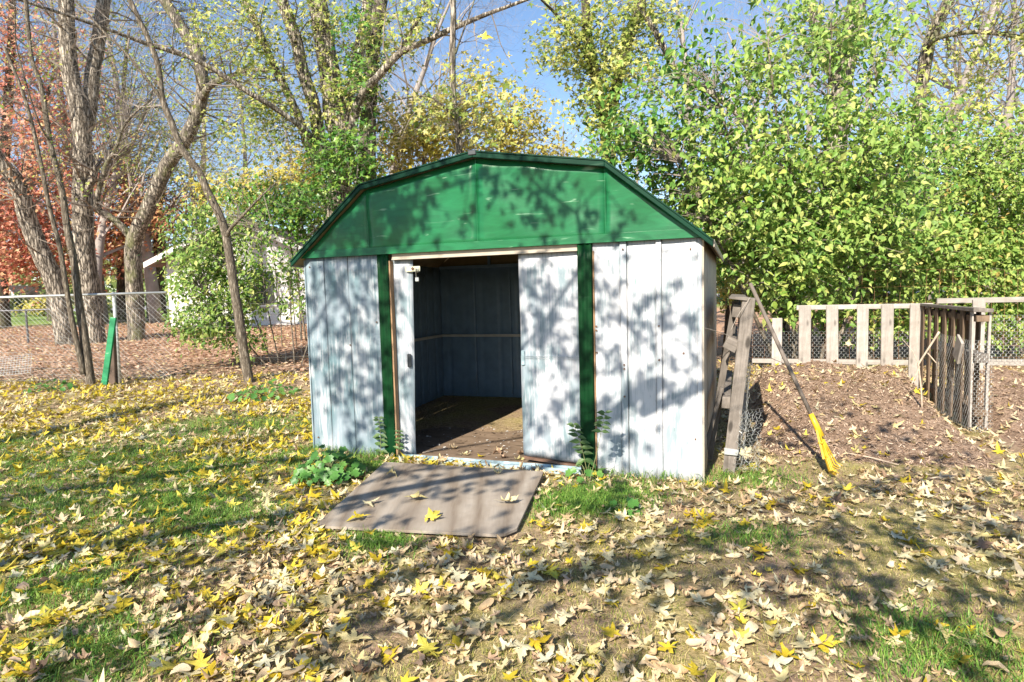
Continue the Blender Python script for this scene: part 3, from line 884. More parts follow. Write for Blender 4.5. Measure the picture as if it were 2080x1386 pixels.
# garden rake with yellow head leaning on that pallet
rk = thing('garden_rake', 'long garden rake with grey wooden handle and yellow plastic head leaning on a pallet', 'rake', (2.41, 4.49, 0.0))
A_ = Vector((2.395, 4.50, 0.02)); B_ = at(1524, 576, 4.95)
ax = (B_ - A_).normalized()
q0 = A_ + ax * 0.45
MB().tube([q0 - ax * 0.04, q0 + (B_ - q0) * 0.4 + Vector((0, 0, -.006)), B_], [0.0145, 0.0155, 0.0145], 10).build('handle', MT['handle'], rk, smooth=True)
vd = (Vector((2.5, 4.4, 0.25)) - Vector((0, 0, CAMH))).normalized()
sidev = ax.cross(vd + Vector((0.10, 0, 0.02))).normalized()
nrm = sidev.cross(ax).normalized()
MB().tube([q0 + ax * 0.02, q0 - ax * 0.06, q0 - ax * 0.16], [0.019, 0.022, 0.025], 10).build('socket', MT['yellow_plastic'], rk, smooth=True)
hd = MB()
# cupped fan seen almost edge on: each tine runs from the socket and hooks at the end
for k in range(13):
    f = (k - 6) / 6
    wv_ = nrm * (f * 0.17)
    sidec = sidev * (0.055 * (1 - f * f) + 0.004)
    p1 = q0 - ax * 0.13 + nrm * (f * 0.018)
    p2 = q0 - ax * 0.27 + wv_ * 0.55 + sidec * 0.6
    p3 = q0 - ax * (0.42 - 0.03 * abs(f)) + wv_ + sidec * 0.9
    p4 = p3 - ax * 0.035 - sidev * 0.03
    hd.tube([p1, p2, p3, p4], [0.006, 0.0055, 0.005, 0.003], 6)
hd.build('tines', MT['yellow_plastic'], rk, smooth=True)
hb = MB()
for (d_, wd) in ((0.20, 0.075), (0.30, 0.115)):
    pts = []
    for k in range(9):
        f = (k - 4) / 4
        pts.append(q0 - ax * d_ + nrm * (f * wd) + sidev * (0.04 * (1 - f * f)))
    hb.tube(pts, 0.007, 6)
hb.build('tine_bar', MT['yellow_plastic'], rk, smooth=True)
hb = MB().prism([q0 - ax * 0.10 - nrm * 0.02, q0 - ax * 0.10 + nrm * 0.02, q0 - ax * 0.31 + nrm * 0.10 + sidev * 0.03, q0 - ax * 0.31 - nrm * 0.10 + sidev * 0.03], sidev * 0.014)
hb.build('head_web', MT['yellow_plastic'], rk)

# thin cord and sticks
def wire_thing(name, label, cat, pts, r, mt, n=6):
    P, r2 = smooth_poly(pts, [r] * len(pts), 6)
    o = MB().tube(P, r2, n).build(name, mt, smooth=True)
    return tag(o, label, cat)
wire_thing('wire_strand', 'thin loose wire running from the shed corner past the leaning pallet to the heap', 'wire',
           [shw(3.43, -0.02, 1.138), at(1475, 680, 4.72), at(1530, 708, 4.80), at(1600, 740, 6.0), at(1690, 751, 7.3), at(1780, 752, 7.6)], 0.0028, MT['old_wire'])
wire_thing('wire_strand', 'short bent wire sticking up across the top of the leaning pallet', 'wire',
           [at(1484, 672, 4.6), at(1500, 640, 4.6), at(1524, 604, 4.6)], 0.002, MT['old_wire'])
stk = thing('branched_stick', 'bare forked stick standing upright in the compost by the divider', 'stick', at(1873, 832, 5.9))
P, r2 = smooth_poly([at(1873, 832, 5.9), at(1871, 790, 5.9), at(1866, 745, 5.9), at(1867, 738, 5.9), at(1888, 705, 5.85), at(1908, 674, 5.8)], [0.008, 0.008, 0.009, 0.009, 0.009, 0.011], 3)
MB().tube(P, r2, 7).build('main_stem', MT['stick'], stk, smooth=True)
MB().tube([at(1884, 717, 5.85), at(1902, 738, 5.8)], [0.006, 0.004], 6).build('side_twig', MT['stick'], stk)
MB().tube([at(1866, 742, 5.9), at(1855, 715, 6.0), at(1832, 688, 6.1)], [0.004, 0.003, 0.002], 5).build('side_twig', MT['stick'], stk)
MB().tube([at(1868, 745, 5.9), at(1852, 780, 5.8)], [0.006, 0.005], 5).build('side_twig', MT['stick'], stk)
def lying_stick(label, a, b, r):
    A2 = Vector((a[0], a[1], float(surf(a[0], a[1])) + r + 0.012)); B2 = Vector((b[0], b[1], float(surf(b[0], b[1])) + r + 0.012))
    m_ = (A2 + B2) / 2; m_.z = max(m_.z, float(surf(m_.x, m_.y)) + r + 0.012)
    o = MB().tube([A2, m_ + Vector((0.01, 0.012, 0.004)), B2], [r, r * 0.9, r * 0.6], 6).build('fallen_stick', MT['stick'], smooth=True)
    tag(o, label, 'stick')
lying_stick('thin dark stick lying on the compost behind the yellow rake head', (2.72, 5.02), (2.98, 4.72), 0.007)
lying_stick('short pale stick lying on leaves in front of the wire-wrapped divider', (2.95, 4.35), (3.25, 4.42), 0.006)
lying_stick('short stick lying just inside the shed doorway on the floor edge', tuple(shw(1.07, 0.10, 0).xy), tuple(shw(1.22, 0.30, 0).xy), 0.006)
bpy.data.objects[-1] if False else None

# ------------------------------------------------------------------ fences beyond the lawn
FY = 10.0
ZT = at(200, 598, FY).z
def fx(u): return at(u, 700, FY).x
cf = thing('chain_link_fence', 'grey chain-link fence with pipe rail between the lawn and the wooded yard', 'fence', (fx(120), FY, zgf(fx(120), FY)))
XL, XR = -12.5, fx(345)
MB().tube([(XL, FY, ZT - 0.02), (XL / 2 + XR / 2, FY, ZT - 0.01), (XR, FY, ZT)], 0.02, 8).build('top_rail', MT['wire'], cf, smooth=True)
for xx in (fx(236), -9.8, -12.4):
    MB().tube([(xx, FY + 0.03, 0.05), (xx, FY + 0.03, ZT + 0.03)], 0.026, 10).build('post', MT['wire'], cf, smooth=True)
mb = MB()
H_ = ZT - 0.2
step_ = 0.075
x = XL - H_
while x < XR:
    for sgn in (1, -1):
        a0, a1 = (x, x + H_) if sgn > 0 else (x + H_, x)
        # clip to the panel
        z0_, z1_ = 0.2, ZT
        def cl(xa, za, xb, zb):
            t0, t1 = 0.0, 1.0
            if xb != xa:
                for lim, s in ((XL, 1), (XR, -1)):
                    ta = (lim - xa) / (xb - xa)
                    if s * (xb - xa) > 0: t0 = max(t0, ta)
                    else: t1 = min(t1, ta)
            return (t0, t1) if t1 > t0 else None
        c_ = cl(a0, z0_, a1, z1_)
        if c_:
            t0, t1 = c_
            yo = FY + 0.004 * sgn
            mb.tube([(a0 + (a1 - a0) * t0, yo, z0_ + (z1_ - z0_) * t0), (a0 + (a1 - a0) * t1, yo, z0_ + (z1_ - z0_) * t1)], 0.0016, 3, cap=False)
    x += step_
mb.build('wire_mesh', MT['wire'], cf)
# far return of the chain link
f3 = thing('chain_link_fence', 'darker chain-link fence running across behind the leaf-strewn yard', 'fence', at(55, 695, 17.9))
ya = 17.5
p_l, p_r = at(-60, 634, ya), at(122, 628, ya)
MB().tube([p_l, p_r], 0.022, 8).build('top_rail', MT['rail_dark'], f3)
for u in (52, -50):
    q = at(u, 630, ya); MB().tube([(q.x, ya, 0.3), (q.x, ya, q.z + 0.03)], 0.028, 8).build('post', MT['rail_dark'], f3)
mb = MB()
k = -14.0
while k < p_r.x:
    for sg in (1, -1):
        mb.tube([(k, ya, 0.35), (k + sg * 0.9, ya, p_l.z)], 0.0015, 3, cap=False)
    k += 0.12
mb.build('wire_mesh', MT['rail_dark'], f3)

# sagging welded wire in front of it
def wire_fence(label, xa, xb, y0, y1, zlo, zhi, rows, dxs, mt, sag, r=0.0013, name='wire_fence'):
    root = thing(name, label, 'fence', ((xa + xb) / 2, (y0 + y1) / 2, zgf((xa + xb) / 2, (y0 + y1) / 2)))
    mb = MB()
    def P(x, f):
        q = (x - xa) / (xb - xa)
        g_ = zgf(x, y0 + (y1 - y0) * q)
        top_ = zhi - sag * (0.5 + 0.5 * math.sin(x * 1.9 + 1)) * f
        z = g_ + zlo + (top_ - zlo) * f
        return Vector((x + 0.03 * math.sin(7 * f + x * 3) * sag, y0 + (y1 - y0) * q + 0.05 * math.sin(x * 2.3 + 4 * f) * (0.3 + sag), z + 0.02 * math.sin(x * 5 + f * 9) * sag))
    n = int((xb - xa) / 0.15)
    for j in range(rows):
        f = (j / (rows - 1)) ** 1.25
        mb.tube([P(xa + (xb - xa) * i / n, f) for i in range(n + 1)], r * 1.25, 3, cap=False)
    m_ = int((xb - xa) / dxs)
    for i in range(m_ + 1):
        x = xa + i * dxs
        mb.tube([P(x, (k / 5)) for k in range(6)], r * 0.8, 3, cap=False)
    mb.build('wire_mesh', mt, root)
    return root
wire_fence('sagging welded wire fence along the edge of the lawn below the chain-link rail', -11.5, -6.3, 9.75, 9.8, 0.02, 0.95, 9, 0.11, MT['wire'], 0.32, 0.0022)
wire_fence('thin welded wire fence from the wooden post across to the shed', -6.3, -2.9, 9.8, 9.7, 0.02, 1.25, 9, 0.13, MT['wire'], 0.06, 0.0012)
wire_fence('rusty wire grid fence in front of the hedge behind the compost bins', 3.0, 11.5, 9.0, 7.6, 0.0, 1.50, 9, 0.16, MT['rust_wire'], 0.05, 0.002)
# posts
q = at(235, 775, 9.75)
wp = MB().box((q.x + 0.0, 9.72, 0.58), (0.10, 0.08, 1.0), Matrix.Rotation(0.03, 3, 'Y')).build('fence_post', MT['dark_post'], bevel=0.008)
tag(wp, 'dark wooden fence post behind the green painted board', 'post')
gb = thing('green_board', 'green painted board leaning against a dark wooden fence post', 'board', (at(212, 780, 9.5).x, 9.5, 0.13))
a, b = at(212, 782, 9.45), at(231, 645, 9.62)
dirb = (b - a).normalized()
o = MB().box((0, 0, 0), (0.088, 0.04, (b - a).length)).build('plank', MT['green_board'], gb, local=True, bevel=0.004)
o.location = (a + b) / 2 - Vector(gb.location)
o.rotation_euler = dirb.to_track_quat('Z', 'Y').to_euler()
o.rotation_euler = (Matrix(((1, 0, dirb.x), (0, 1, dirb.y), (-dirb.x, -dirb.y, 1)))).to_euler()
# wire panel lying by the fence
wpn = thing('wire_screen', 'grey wire screen lying tilted on the ground by the sagging fence', 'wire screen', at(35, 745, 9.6))
mb = MB()
c00, c10, c01 = at(-30, 766, 9.3), at(62, 757, 9.3), at(-22, 728, 9.9)
for i in range(16):
    f = i / 15; mb.tube([c00 + (c10 - c00) * f, c01 + (c10 - c00) * f], 0.003, 4)
for i in range(9):
    f = i / 8; mb.tube([c00 + (c01 - c00) * f, c10 + (c01 - c00) * f], 0.003, 4)
mb.build('grid', MT['wire'], wpn)

# ------------------------------------------------------------------ leaf templates and clouds
T_DIA = (np.array([[0, 0, 0], [0.34, 0.5, 0.10], [0, 1.05, -0.05], [-0.34, 0.5, 0.10]]), np.array([[0, 1, 2], [0, 2, 3]]))
T_OV = (np.array([[0, 0, 0], [0.22, 0.20, .07], [0.29, 0.46, .09], [0.15, 0.80, .03], [0, 1.12, -.12], [-0.15, 0.80, .03], [-0.29, 0.46, .09], [-0.22, 0.20, .07], [0, 0.45, 0]]),
        np.array([[0, 1, 8], [1, 2, 8], [2, 3, 8], [3, 4, 8], [4, 5, 8], [5, 6, 8], [6, 7, 8], [7, 0, 8]]))
T_TRI = (np.array([[0, 0, 0], [0.30, 0.0, .06], [0.22, .28, .02], [0.55, .45, .10], [0.14, .50, 0], [0, 1.0, -.10], [-.14, .50, 0], [-.55, .45, .10], [-.22, .28, .02], [-.30, 0, .06]])[[0, 2, 3, 4, 5, 6, 7, 8]], np.array([[0, 1, 7], [1, 2, 3], [1, 3, 7], [3, 4, 5], [3, 5, 7], [5, 6, 7]]))
_h = [(0, 0), (0.30, -0.08), (0.20, 0.12), (0.58, 0.40), (0.15, 0.36), (0.16, 0.62), (0, 1.0)]
_o = _h + [(-x, y) for x, y in _h[-2:0:-1]]
T_MAP = (np.array([[x, y, 0.18 * abs(x) - 0.12 * max(0, y - .5)] for x, y in _o] + [[0, 0.24, 0.0]]), np.array([[i, (i + 1) % len(_o), len(_o)] for i in range(len(_o))]))

def cloud_verts(c, size, tmpl, up=0.5, droop=0.35, r=None, face=None):
    """orient a template at each centre; returns verts, faces"""
    r = r or rng
    n = len(c)
    nrm = r.standard_normal((n, 3)); nrm[:, 2] += up * 2
    if face is not None: nrm += np.asarray(face)
    nrm /= np.linalg.norm(nrm, axis=1)[:, None]
    t = r.standard_normal((n, 3)); t[:, 2] -= droop * 2
    t -= nrm * (t * nrm).sum(1)[:, None]
    t /= np.linalg.norm(t, axis=1)[:, None] + 1e-9
    s = np.cross(t, nrm)
    TV, TF = tmpl
    V = c[:, None, :] + size[:, None, None] * (TV[None, :, 0:1] * s[:, None, :] + TV[None, :, 1:2] * t[:, None, :] + TV[None, :, 2:3] * nrm[:, None, :])
    F = TF[None] + (np.arange(n) * len(TV))[:, None, None]
    return V.reshape(-1, 3), F.reshape(-1, 3)

SUNV = -np.array(L)
def ell(u, v, Y, ru_, rv_, ry, n, r=None):
    """n random points in an ellipsoid given by a pixel centre and depth"""
    r = r or rng
    d = r.standard_normal((n, 3)); d /= np.linalg.norm(d, axis=1)[:, None]
    d *= r.uniform(0, 1, (n, 1)) ** (1 / 2.4)
    c = at(u, v, Y)
    k = Y / FPX
    return np.array(c)[None] + np.stack([d[:, 0] * ru_ * k, d[:, 1] * ry, -d[:, 2] * rv_ * k], -1)

def crown(parent, blobs, mt, size, tmpl, per=14, spread=0.22, jitter=0.5, name='crown', up=0.3, droop=0.8, twigs_from=None, twig_mat=None, twig_r=0.006):
    """foliage made of many sprays of leaves; each spray hangs on a twig"""
    cs = np.concatenate([ell(*b) for b in blobs])
    n = len(cs)
    c = np.repeat(cs, per, 0) + rng.standard_normal((n * per, 3)) * np.array([spread, spread, spread * 0.75])
    gz = zg(c[:, 0], c[:, 1]) + 0.03
    c[:, 2] = np.maximum(c[:, 2], gz)
    s = size * rng.uniform(1 - jitter, 1 + jitter, len(c))
    V, F = cloud_verts(c, s, tmpl, up, droop, face=SUNV * 1.3)
    o = np_mesh(name, V, F, mt, parent=parent, kind='stuff')
    if twigs_from is not None and len(twigs_from):
        mb = MB()
        W = np.array([list(p) for p in twigs_from])
        for q in cs:
            dd = np.linalg.norm(W - q, axis=1) + 0.6 * np.maximum(0, W[:, 2] - q[2])
            a = Vector(W[np.argmin(dd)]); b2 = Vector(q)
            m_ = (a + b2) / 2 + Vector((random.uniform(-.1, .1), random.uniform(-.1, .1), 0.12 * (b2 - a).length))
            P_, r_ = smooth_poly([a, m_, b2], [twig_r, twig_r * 0.7, twig_r * 0.35], 3)
            mb.tube(P_, r_, 3, cap=False)
        mb.build('twigs', twig_mat or MT['twig'], parent, kind='stuff')
    return o

def grow(mb, p, d, ln, r, lvl, kids=3, n=3, up=0.15, wander=0.35, tips=None):
    pts, rad = [Vector(p)], [r]
    d = Vector(d).normalized()
    nodes = []
    ns_ = 4 if lvl >= 2 else 3
    for i in range(ns_):
        d = (d + Vector([random.gauss(0, wander) for _ in range(3)]) * 0.5 + Vector((0, 0, up)) * 0.3).normalized()
        pts.append(pts[-1] + d * (ln / ns_)); rad.append(max(0.0012, r * (1 - 0.68 / ns_ * (i + 1))))
        nodes.append((pts[-1], d.copy(), rad[-1]))
    mb.tube(pts, rad, 3, cap=False)
    if tips is not None: tips.append(pts[-1])
    if lvl <= 0: return
    for k in range(kids):
        q, dd, rq = random.choice(nodes[1:]) if k else nodes[-1]
        sd = Vector([random.gauss(0, 1) for _ in range(3)])
        sd = (sd - dd * sd.dot(dd)).normalized()
        grow(mb, q, dd * random.uniform(0.5, 1.0) + sd * random.uniform(0.45, 0.9), ln * random.uniform(0.5, 0.75), rq * random.uniform(0.45, 0.7), lvl - 1, kids, n, up, wander, tips)

def tree(name, label, cat, limbs, mt, twig_lvl=2, twig_n=7, twig_len=1.0, twig_mat=None, group=None, nseg=10, twig_from=0.35, up=0.15, kids=3):
    """limbs: list of (pixel polyline, depth start, depth end, radius start, radius end); first is the trunk"""
    u0, v0 = limbs[0][0][0]
    Y0 = limbs[0][1]
    base = at(u0, v0, Y0)
    base.z = zgf(base.x, base.y)
    root = thing(name, label, cat, base, group=group)
    tw = MB()
    skel = []
    for li, (pl_, ya, yb, ra, rb) in enumerate(limbs):
        n = len(pl_)
        P0 = []
        for i, (u, v) in enumerate(pl_):
            f = i / (n - 1)
            P0.append(at(u, v, ya + (yb - ya) * f))
        # carry on above the frame so the tree does not end at its edge
        if pl_[-1][1] < 40:
            dlast = (P0[-1] - P0[-2]).normalized()
            P0.append(P0[-1] + dlast * 1.6); P0.append(P0[-1] + (dlast + Vector((random.uniform(-.3, .3), random.uniform(-.3, .3), 0.1))).normalized() * 1.8)
        rad = [ra + (rb - ra) * (i / (n - 1)) for i in range(n)] + [rb * 0.75, rb * 0.35][:len(P0) - n]
        if li == 0:
            P0[0].z = min(P0[0].z, zgf(P0[0].x, P0[0].y) - 0.05)
            P0.insert(1, P0[0] + (P0[1] - P0[0]) * 0.12); rad.insert(1, ra * 1.0); rad[0] = ra * 1.35
        P_, r_ = smooth_poly(P0, rad, 4)
        mb = MB().tube(P_, r_, nseg, bump=0.05)
        mb.build('trunk' if li == 0 else 'limb', mt, root, smooth=True)
        skel += P_
        m0 = int(len(P_) * twig_from)
        if twig_n:
            for k in range(int(twig_n)):
                i = random.randint(m0, len(P_) - 2)
                dd = (P_[i + 1] - P_[i]).normalized()
                sd = Vector([random.gauss(0, 1) for _ in range(3)]); sd = (sd - dd * sd.dot(dd)).normalized()
                grow(tw, P_[i], dd * 0.5 + sd, twig_len * random.uniform(0.6, 1.2), min(r_[i] * 0.4, (0.009 if Y0 < 12 else 0.02) * twig_len), twig_lvl, kids, 4, up, 0.5)
    if twig_n: tw.build('twigs', twig_mat or MT['twig'], root, kind='stuff')
    return root, skel

# ------------------------------------------------------------------ trees beyond the fence
T1, sk1 = tree('maple_tree', 'big pale-barked maple leaning away from its straighter neighbour beyond the fence', 'tree',
    [([(135, 690), (116, 588), (85, 518), (58, 450), (45, 400), (27, 360), (-5, 325), (-40, 260)], 16.8, 15.6, 0.25, 0.165)], MT['bark_pale'], 3, 16, 1.5)
T2, sk2 = tree('maple_tree', 'big upright maple forking into a pale and a dark stem beyond the fence', 'tree',
    [([(190, 682), (183, 602), (174, 535), (169, 467), (168, 400), (168, 303), (160, 219), (143, 151), (136, 67), (135, 0)], 17.2, 16.6, 0.29, 0.18),
     ([(172, 260), (182, 215), (188, 151), (200, 84), (211, 0)], 16.9, 17.4, 0.20, 0.16),
     ([(168, 400), (180, 380), (192, 352), (188, 340)], 16.9, 16.7, 0.11, 0.07)], MT['bark_pale'], 3, 13, 1.7)
T3, sk3 = tree('sapling', 'slender two-stemmed sapling standing at the sagging wire fence', 'tree',
    [([(184, 772), (176, 715), (166, 652), (157, 590), (150, 530), (137, 467), (128, 400), (117, 350), (101, 286), (84, 178), (64, 118), (54, 20)], 9.75, 9.9, 0.068, 0.028),
     ([(170, 760), (157, 700), (145, 645), (132, 568), (121, 501), (100, 420), (84, 337), (64, 249), (44, 182), (8, 95)], 9.7, 9.4, 0.045, 0.02),
     ([(101, 286), (75, 240), (35, 100), (30, 20)], 9.8, 9.3, 0.016, 0.007)], MT['bark_sapling'], 3, 12, 0.9, nseg=8)
T4, sk4 = tree('maple_tree', 'grey maple with low wide fork and long curved right-hand limb near the house', 'tree',
    [([(278, 692), (274, 602), (271, 540), (271, 495), (283, 462), (300, 425), (337, 340), (365, 300), (387, 263), (405, 215), (412, 180), (404, 121), (380, 75), (350, 25)], 17.6, 16.5, 0.235, 0.14),
     ([(270, 490), (258, 472), (229, 444), (199, 427), (198, 400), (215, 337), (235, 303), (255, 250), (302, 206)], 17.4, 16.4, 0.12, 0.02),
     ([(410, 200), (430, 172), (470, 155), (505, 142), (560, 146)], 16.7, 15.8, 0.10, 0.03)], MT['bark_grey'], 3, 16, 1.7)
T6, sk6 = tree('sapling', 'thin curved sapling with a side branch standing between the wire fence and the shed', 'tree',
    [([(507, 777), (495, 715), (487, 655), (478, 600), (469, 540), (459, 478), (447, 440), (422, 390), (404, 350), (370, 303), (347, 246), (330, 202), (321, 135), (303, 84), (266, 5)], 9.7, 9.2, 0.082, 0.036),
     ([(461, 482), (468, 465), (487, 445), (512, 418), (535, 395), (560, 372)], 9.5, 9.0, 0.030, 0.008),
     ([(330, 205), (312, 180), (290, 151), (249, 101), (219, 74), (180, 30)], 9.3, 8.9, 0.028, 0.013)], MT['bark_sapling'], 3, 12, 0.9, nseg=8)
T7, sk7 = tree('silver_maple', 'large many-stemmed pale maple rising just behind the shed roof', 'tree',
    [([(690, 640), (690, 500), (688, 395), (698, 303), (682, 245), (673, 173), (656, 72), (644, 0)], 14.0, 14.0, 0.30, 0.20),
     ([(697, 260), (700, 225), (706, 192), (720, 160), (730, 100), (742, 40), (748, 0)], 14.0, 14.4, 0.16, 0.12),
     ([(690, 350), (668, 318), (650, 288), (638, 216), (615, 144), (603, 87), (583, 29), (572, 0)], 14.0, 13.4, 0.15, 0.115),
     ([(700, 330), (713, 288), (721, 231), (739, 187), (770, 153), (814, 107), (860, 86), (930, 54), (987, 30), (1036, 12)], 13.6, 11.5, 0.11, 0.03),
     ([(814, 107), (834, 66), (857, 26), (872, 0)], 12.6, 12.2, 0.06, 0.035),
     ([(655, 330), (629, 303), (609, 245), (583, 187), (560, 144), (535, 85), (498, 0)], 13.9, 13.2, 0.10, 0.07),
     ([(645, 295), (623, 268), (572, 229), (505, 188), (404, 125), (303, 91), (225, 62), (150, 36)], 13.5, 10.5, 0.065, 0.025)], MT['bark_pale'], 3, 9, 1.1)
T7b, sk7b = tree('maple_tree', 'dark straight maple trunk with ivy leaves right behind the shed roof break', 'tree',
    [([(750, 640), (749, 500), (747, 375), (747, 260), (753, 173), (759, 87), (774, 0)], 13.2, 13.6, 0.20, 0.14)], MT['bark_dark'], 2, 8, 1.0)
T8, sk8 = tree('young_tree', 'single thin dark stem rising above the shed ridge against blue sky', 'tree',
    [([(938, 600), (936, 450), (933, 320), (930, 252), (921, 202), (919, 101), (921, 34), (920, 0)], 11.2, 11.2, 0.066, 0.05),
     ([(933, 272), (920, 240), (903, 219), (869, 196), (809, 202), (765, 216)], 11.1, 10.3, 0.028, 0.01),
     ([(925, 110), (935, 80), (950, 40), (962, 5)], 11.2, 11.0, 0.02, 0.01)], MT['bark_grey'], 3, 10, 0.8, nseg=8)
T9, sk9 = tree('maple_tree', 'yellowing maple right of the shed ridge with drooping leaf sprays', 'tree',
    [([(1240, 620), (1236, 420), (1232, 300), (1226, 240), (1216, 190), (1206, 135), (1193, 67), (1189, 0)], 12.5, 12.0, 0.13, 0.085),
     ([(1232, 270), (1255, 160), (1270, 101), (1293, 34), (1300, 0)], 12.4, 12.8, 0.12, 0.10),
     ([(1206, 150), (1170, 80), (1130, 30), (1100, 0)], 12.1, 11.2, 0.04, 0.02)], MT['bark_dark'], 2, 8, 1.0)
T10, sk10 = tree('maple_tree', 'stout grey trunk half hidden in the tall green thicket', 'tree',
    [([(1690, 640), (1692, 420), (1700, 260), (1708, 182), (1724, 101), (1741, 0)], 13.0, 13.2, 0.21, 0.18),
     ([(1706, 200), (1680, 120), (1655, 60), (1648, 0)], 13.1, 13.6, 0.11, 0.08)], MT['bark_grey'], 3, 10, 1.1)
T11, sk11 = tree('maple_tree', 'leaning grey trunk with a long side limb at the end of the hedge', 'tree',
    [([(1835, 640), (1846, 480), (1858, 300), (1878, 133), (1898, 60), (1928, 0)], 14.5, 14.2, 0.15, 0.12),
     ([(1880, 100), (1906, 77), (1987, 65), (2090, 78)], 14.2, 13.0, 0.06, 0.04)], MT['bark_grey'], 3, 18, 1.3)
T12, sk12 = tree('dead_tree', 'pale bare leaning trunk crossing behind the green thicket', 'tree',
    [([(1600, 600), (1565, 380), (1540, 290), (1482, 214), (1381, 150), (1345, 90), (1310, 30)], 12.2, 11.8, 0.09, 0.05)], MT['bark_pale'], 1, 4, 0.8)
T13, sk13 = tree('maple_tree', 'dark crooked trunk deep inside the hedge behind the compost bins', 'tree',
    [([(1768, 640), (1765, 547), (1772, 503), (1780, 466), (1790, 400), (1800, 300)], 9.6, 9.8, 0.075, 0.05)], MT['bark_dark'], 2, 6, 0.9)

# red maple far beyond the fence
T14, sk14 = tree('red_maple', 'red-orange maple with dark trunk behind the big pale trunks', 'tree',
    [([(5, 655), (2, 560), (-5, 450), (10, 300), (20, 150), (25, 20)], 25, 24, 0.26, 0.12),
     ([(0, 480), (40, 380), (80, 260), (110, 140)], 25, 24, 0.12, 0.04)], MT['bark_dark'], 1, 8, 2.0)
crown(T14, [(60, 130, 24, 130, 130, 3, 140), (90, 330, 24, 150, 160, 3, 190), (20, 470, 23, 70, 110, 2, 130), (170, 430, 25, 120, 140, 2, 190), (100, 530, 24, 120, 50, 2, 90)], LF['red'], 0.17, T_TRI, 22, 0.42, twigs_from=sk14, twig_r=0.012)
T5, sk5 = tree('red_maple', 'orange-leaved maple with thick short trunk beside the white house', 'tree',
    [([(320, 652), (315, 582), (318, 545), (325, 500), (318, 440), (330, 360)], 27, 26, 0.42, 0.14),
     ([(316, 560), (300, 510), (296, 470), (280, 400)], 27, 26, 0.2, 0.08)], MT['bark_dark'], 1, 8, 2.0)
crown(T5, [(265, 430, 26, 90, 95, 2.5, 120), (235, 500, 26, 60, 45, 2, 50), (320, 440, 25.5, 55, 70, 2, 40)], LF['orange'], 0.17, T_TRI, 22, 0.42, twigs_from=sk5, twig_r=0.012)
T16, sk16 = tree('far_maple', 'thinly leaved yellow-green maple showing between the forked trunks', 'tree',
    [([(245, 650), (248, 500), (255, 350), (250, 200), (262, 60)], 27, 27, 0.2, 0.06), ([(250, 330), (300, 220), (330, 120)], 27, 27, 0.08, 0.03), ([(252, 380), (215, 260), (200, 150)], 27, 27, 0.08, 0.03)], MT['bark_dark'], 2, 14, 1.8)
crown(T16, [(250, 190, 27, 80, 110, 2, 70), (330, 300, 27, 110, 80, 2, 50), (430, 380, 26, 90, 60, 2, 60)], LF['ygreen'], 0.15, T_TRI, 14, 0.4, twigs_from=sk16, twig_r=0.01)
T15, sk15 = tree('young_tree', 'small dark trunk far back between the fence rails', 'tree',
    [([(104, 648), (101, 590), (96, 520), (100, 420)], 29, 29, 0.17, 0.1)], MT['bark_dark'], 1, 4, 1.6)

# leafy crowns of the nearer trees
crown(T7, [(690, 60, 14, 130, 90, 1.2, 60), (560, 60, 13.4, 80, 70, 1.2, 36), (540, 170, 13.2, 55, 60, 0.8, 18), (620, 220, 13.6, 70, 80, 0.8, 26), (470, 80, 13, 90, 80, 1, 44), (520, 260, 13.3, 80, 80, .8, 40), (800, 60, 12.8, 80, 80, .8, 30), (860, 40, 12.2, 60, 60, .7, 14), (720, 200, 13.6, 60, 90, .8, 26)], LF['ygreen'], 0.10, T_TRI, 22, 0.18, twigs_from=sk7)
crown(T7b, [(735, 130, 13.2, 45, 130, 0.8, 44), (735, 320, 12.9, 55, 70, 0.7, 44), (680, 320, 13, 60, 60, 0.7, 50), (660, 400, 12.8, 60, 50, 0.6, 40)], LF['dark'], 0.11, T_TRI, 16, 0.15, twigs_from=sk7b)
crown(T9, [(1200, 60, 12, 120, 80, 1.2, 64), (1150, 90, 11.8, 70, 60, 1, 34), (1255, 150, 12, 90, 80, 1, 66), (1200, 210, 12, 60, 70, .8, 26), (1250, 280, 12, 60, 60, .8, 40), (1330, 40, 12.5, 70, 60, 1, 40)], LF['ygreen'], 0.105, T_TRI, 20, 0.17, twigs_from=sk9)
crown(T8, [(960, 180, 10.9, 60, 80, .8, 10), (1000, 260, 10.9, 60, 40, .8, 14), (880, 220, 10.9, 70, 60, .7, 20), (1020, 190, 11, 60, 60, .7, 10)], LF['ygreen'], 0.11, T_MAP, 9, 0.15, twigs_from=sk8)
crown(T10, [(1720, 60, 13, 120, 80, 1.2, 30), (1600, 100, 13, 100, 90, 1.2, 40)], LF['green'], 0.14, T_DIA, 12, 0.2, twigs_from=sk10)
crown(T11, [(1900, 90, 14, 120, 90, 1.2, 30), (2040, 60, 13.2, 70, 90, 1.2, 40), (1960, 220, 13.6, 120, 80, 1, 40)], LF['ygreen'], 0.12, T_TRI, 15, 0.22, twigs_from=sk11)
crown(T3, [(60, 200, 9.5, 60, 150, .6, 16), (130, 330, 9.6, 50, 90, .5, 10)], LF['ygreen'], 0.05, T_DIA, 7, 0.12, twigs_from=sk3, twig_r=0.004)
crown(T6, [(340, 120, 9.2, 90, 110, .6, 16), (420, 330, 9.3, 80, 60, .5, 10)], LF['ygreen'], 0.05, T_DIA, 7, 0.12, twigs_from=sk6, twig_r=0.004)
crown(T4, [(370, 100, 19.4, 170, 130, 1.5, 190), (340, 290, 19.6, 120, 90, 1.2, 100), (460, 230, 18.4, 120, 130, 1.2, 140), (250, 330, 19.8, 90, 90, 1, 60)], LF['ygreen'], 0.085, T_DIA, 10, 0.3, twigs_from=sk4, twig_r=0.008)
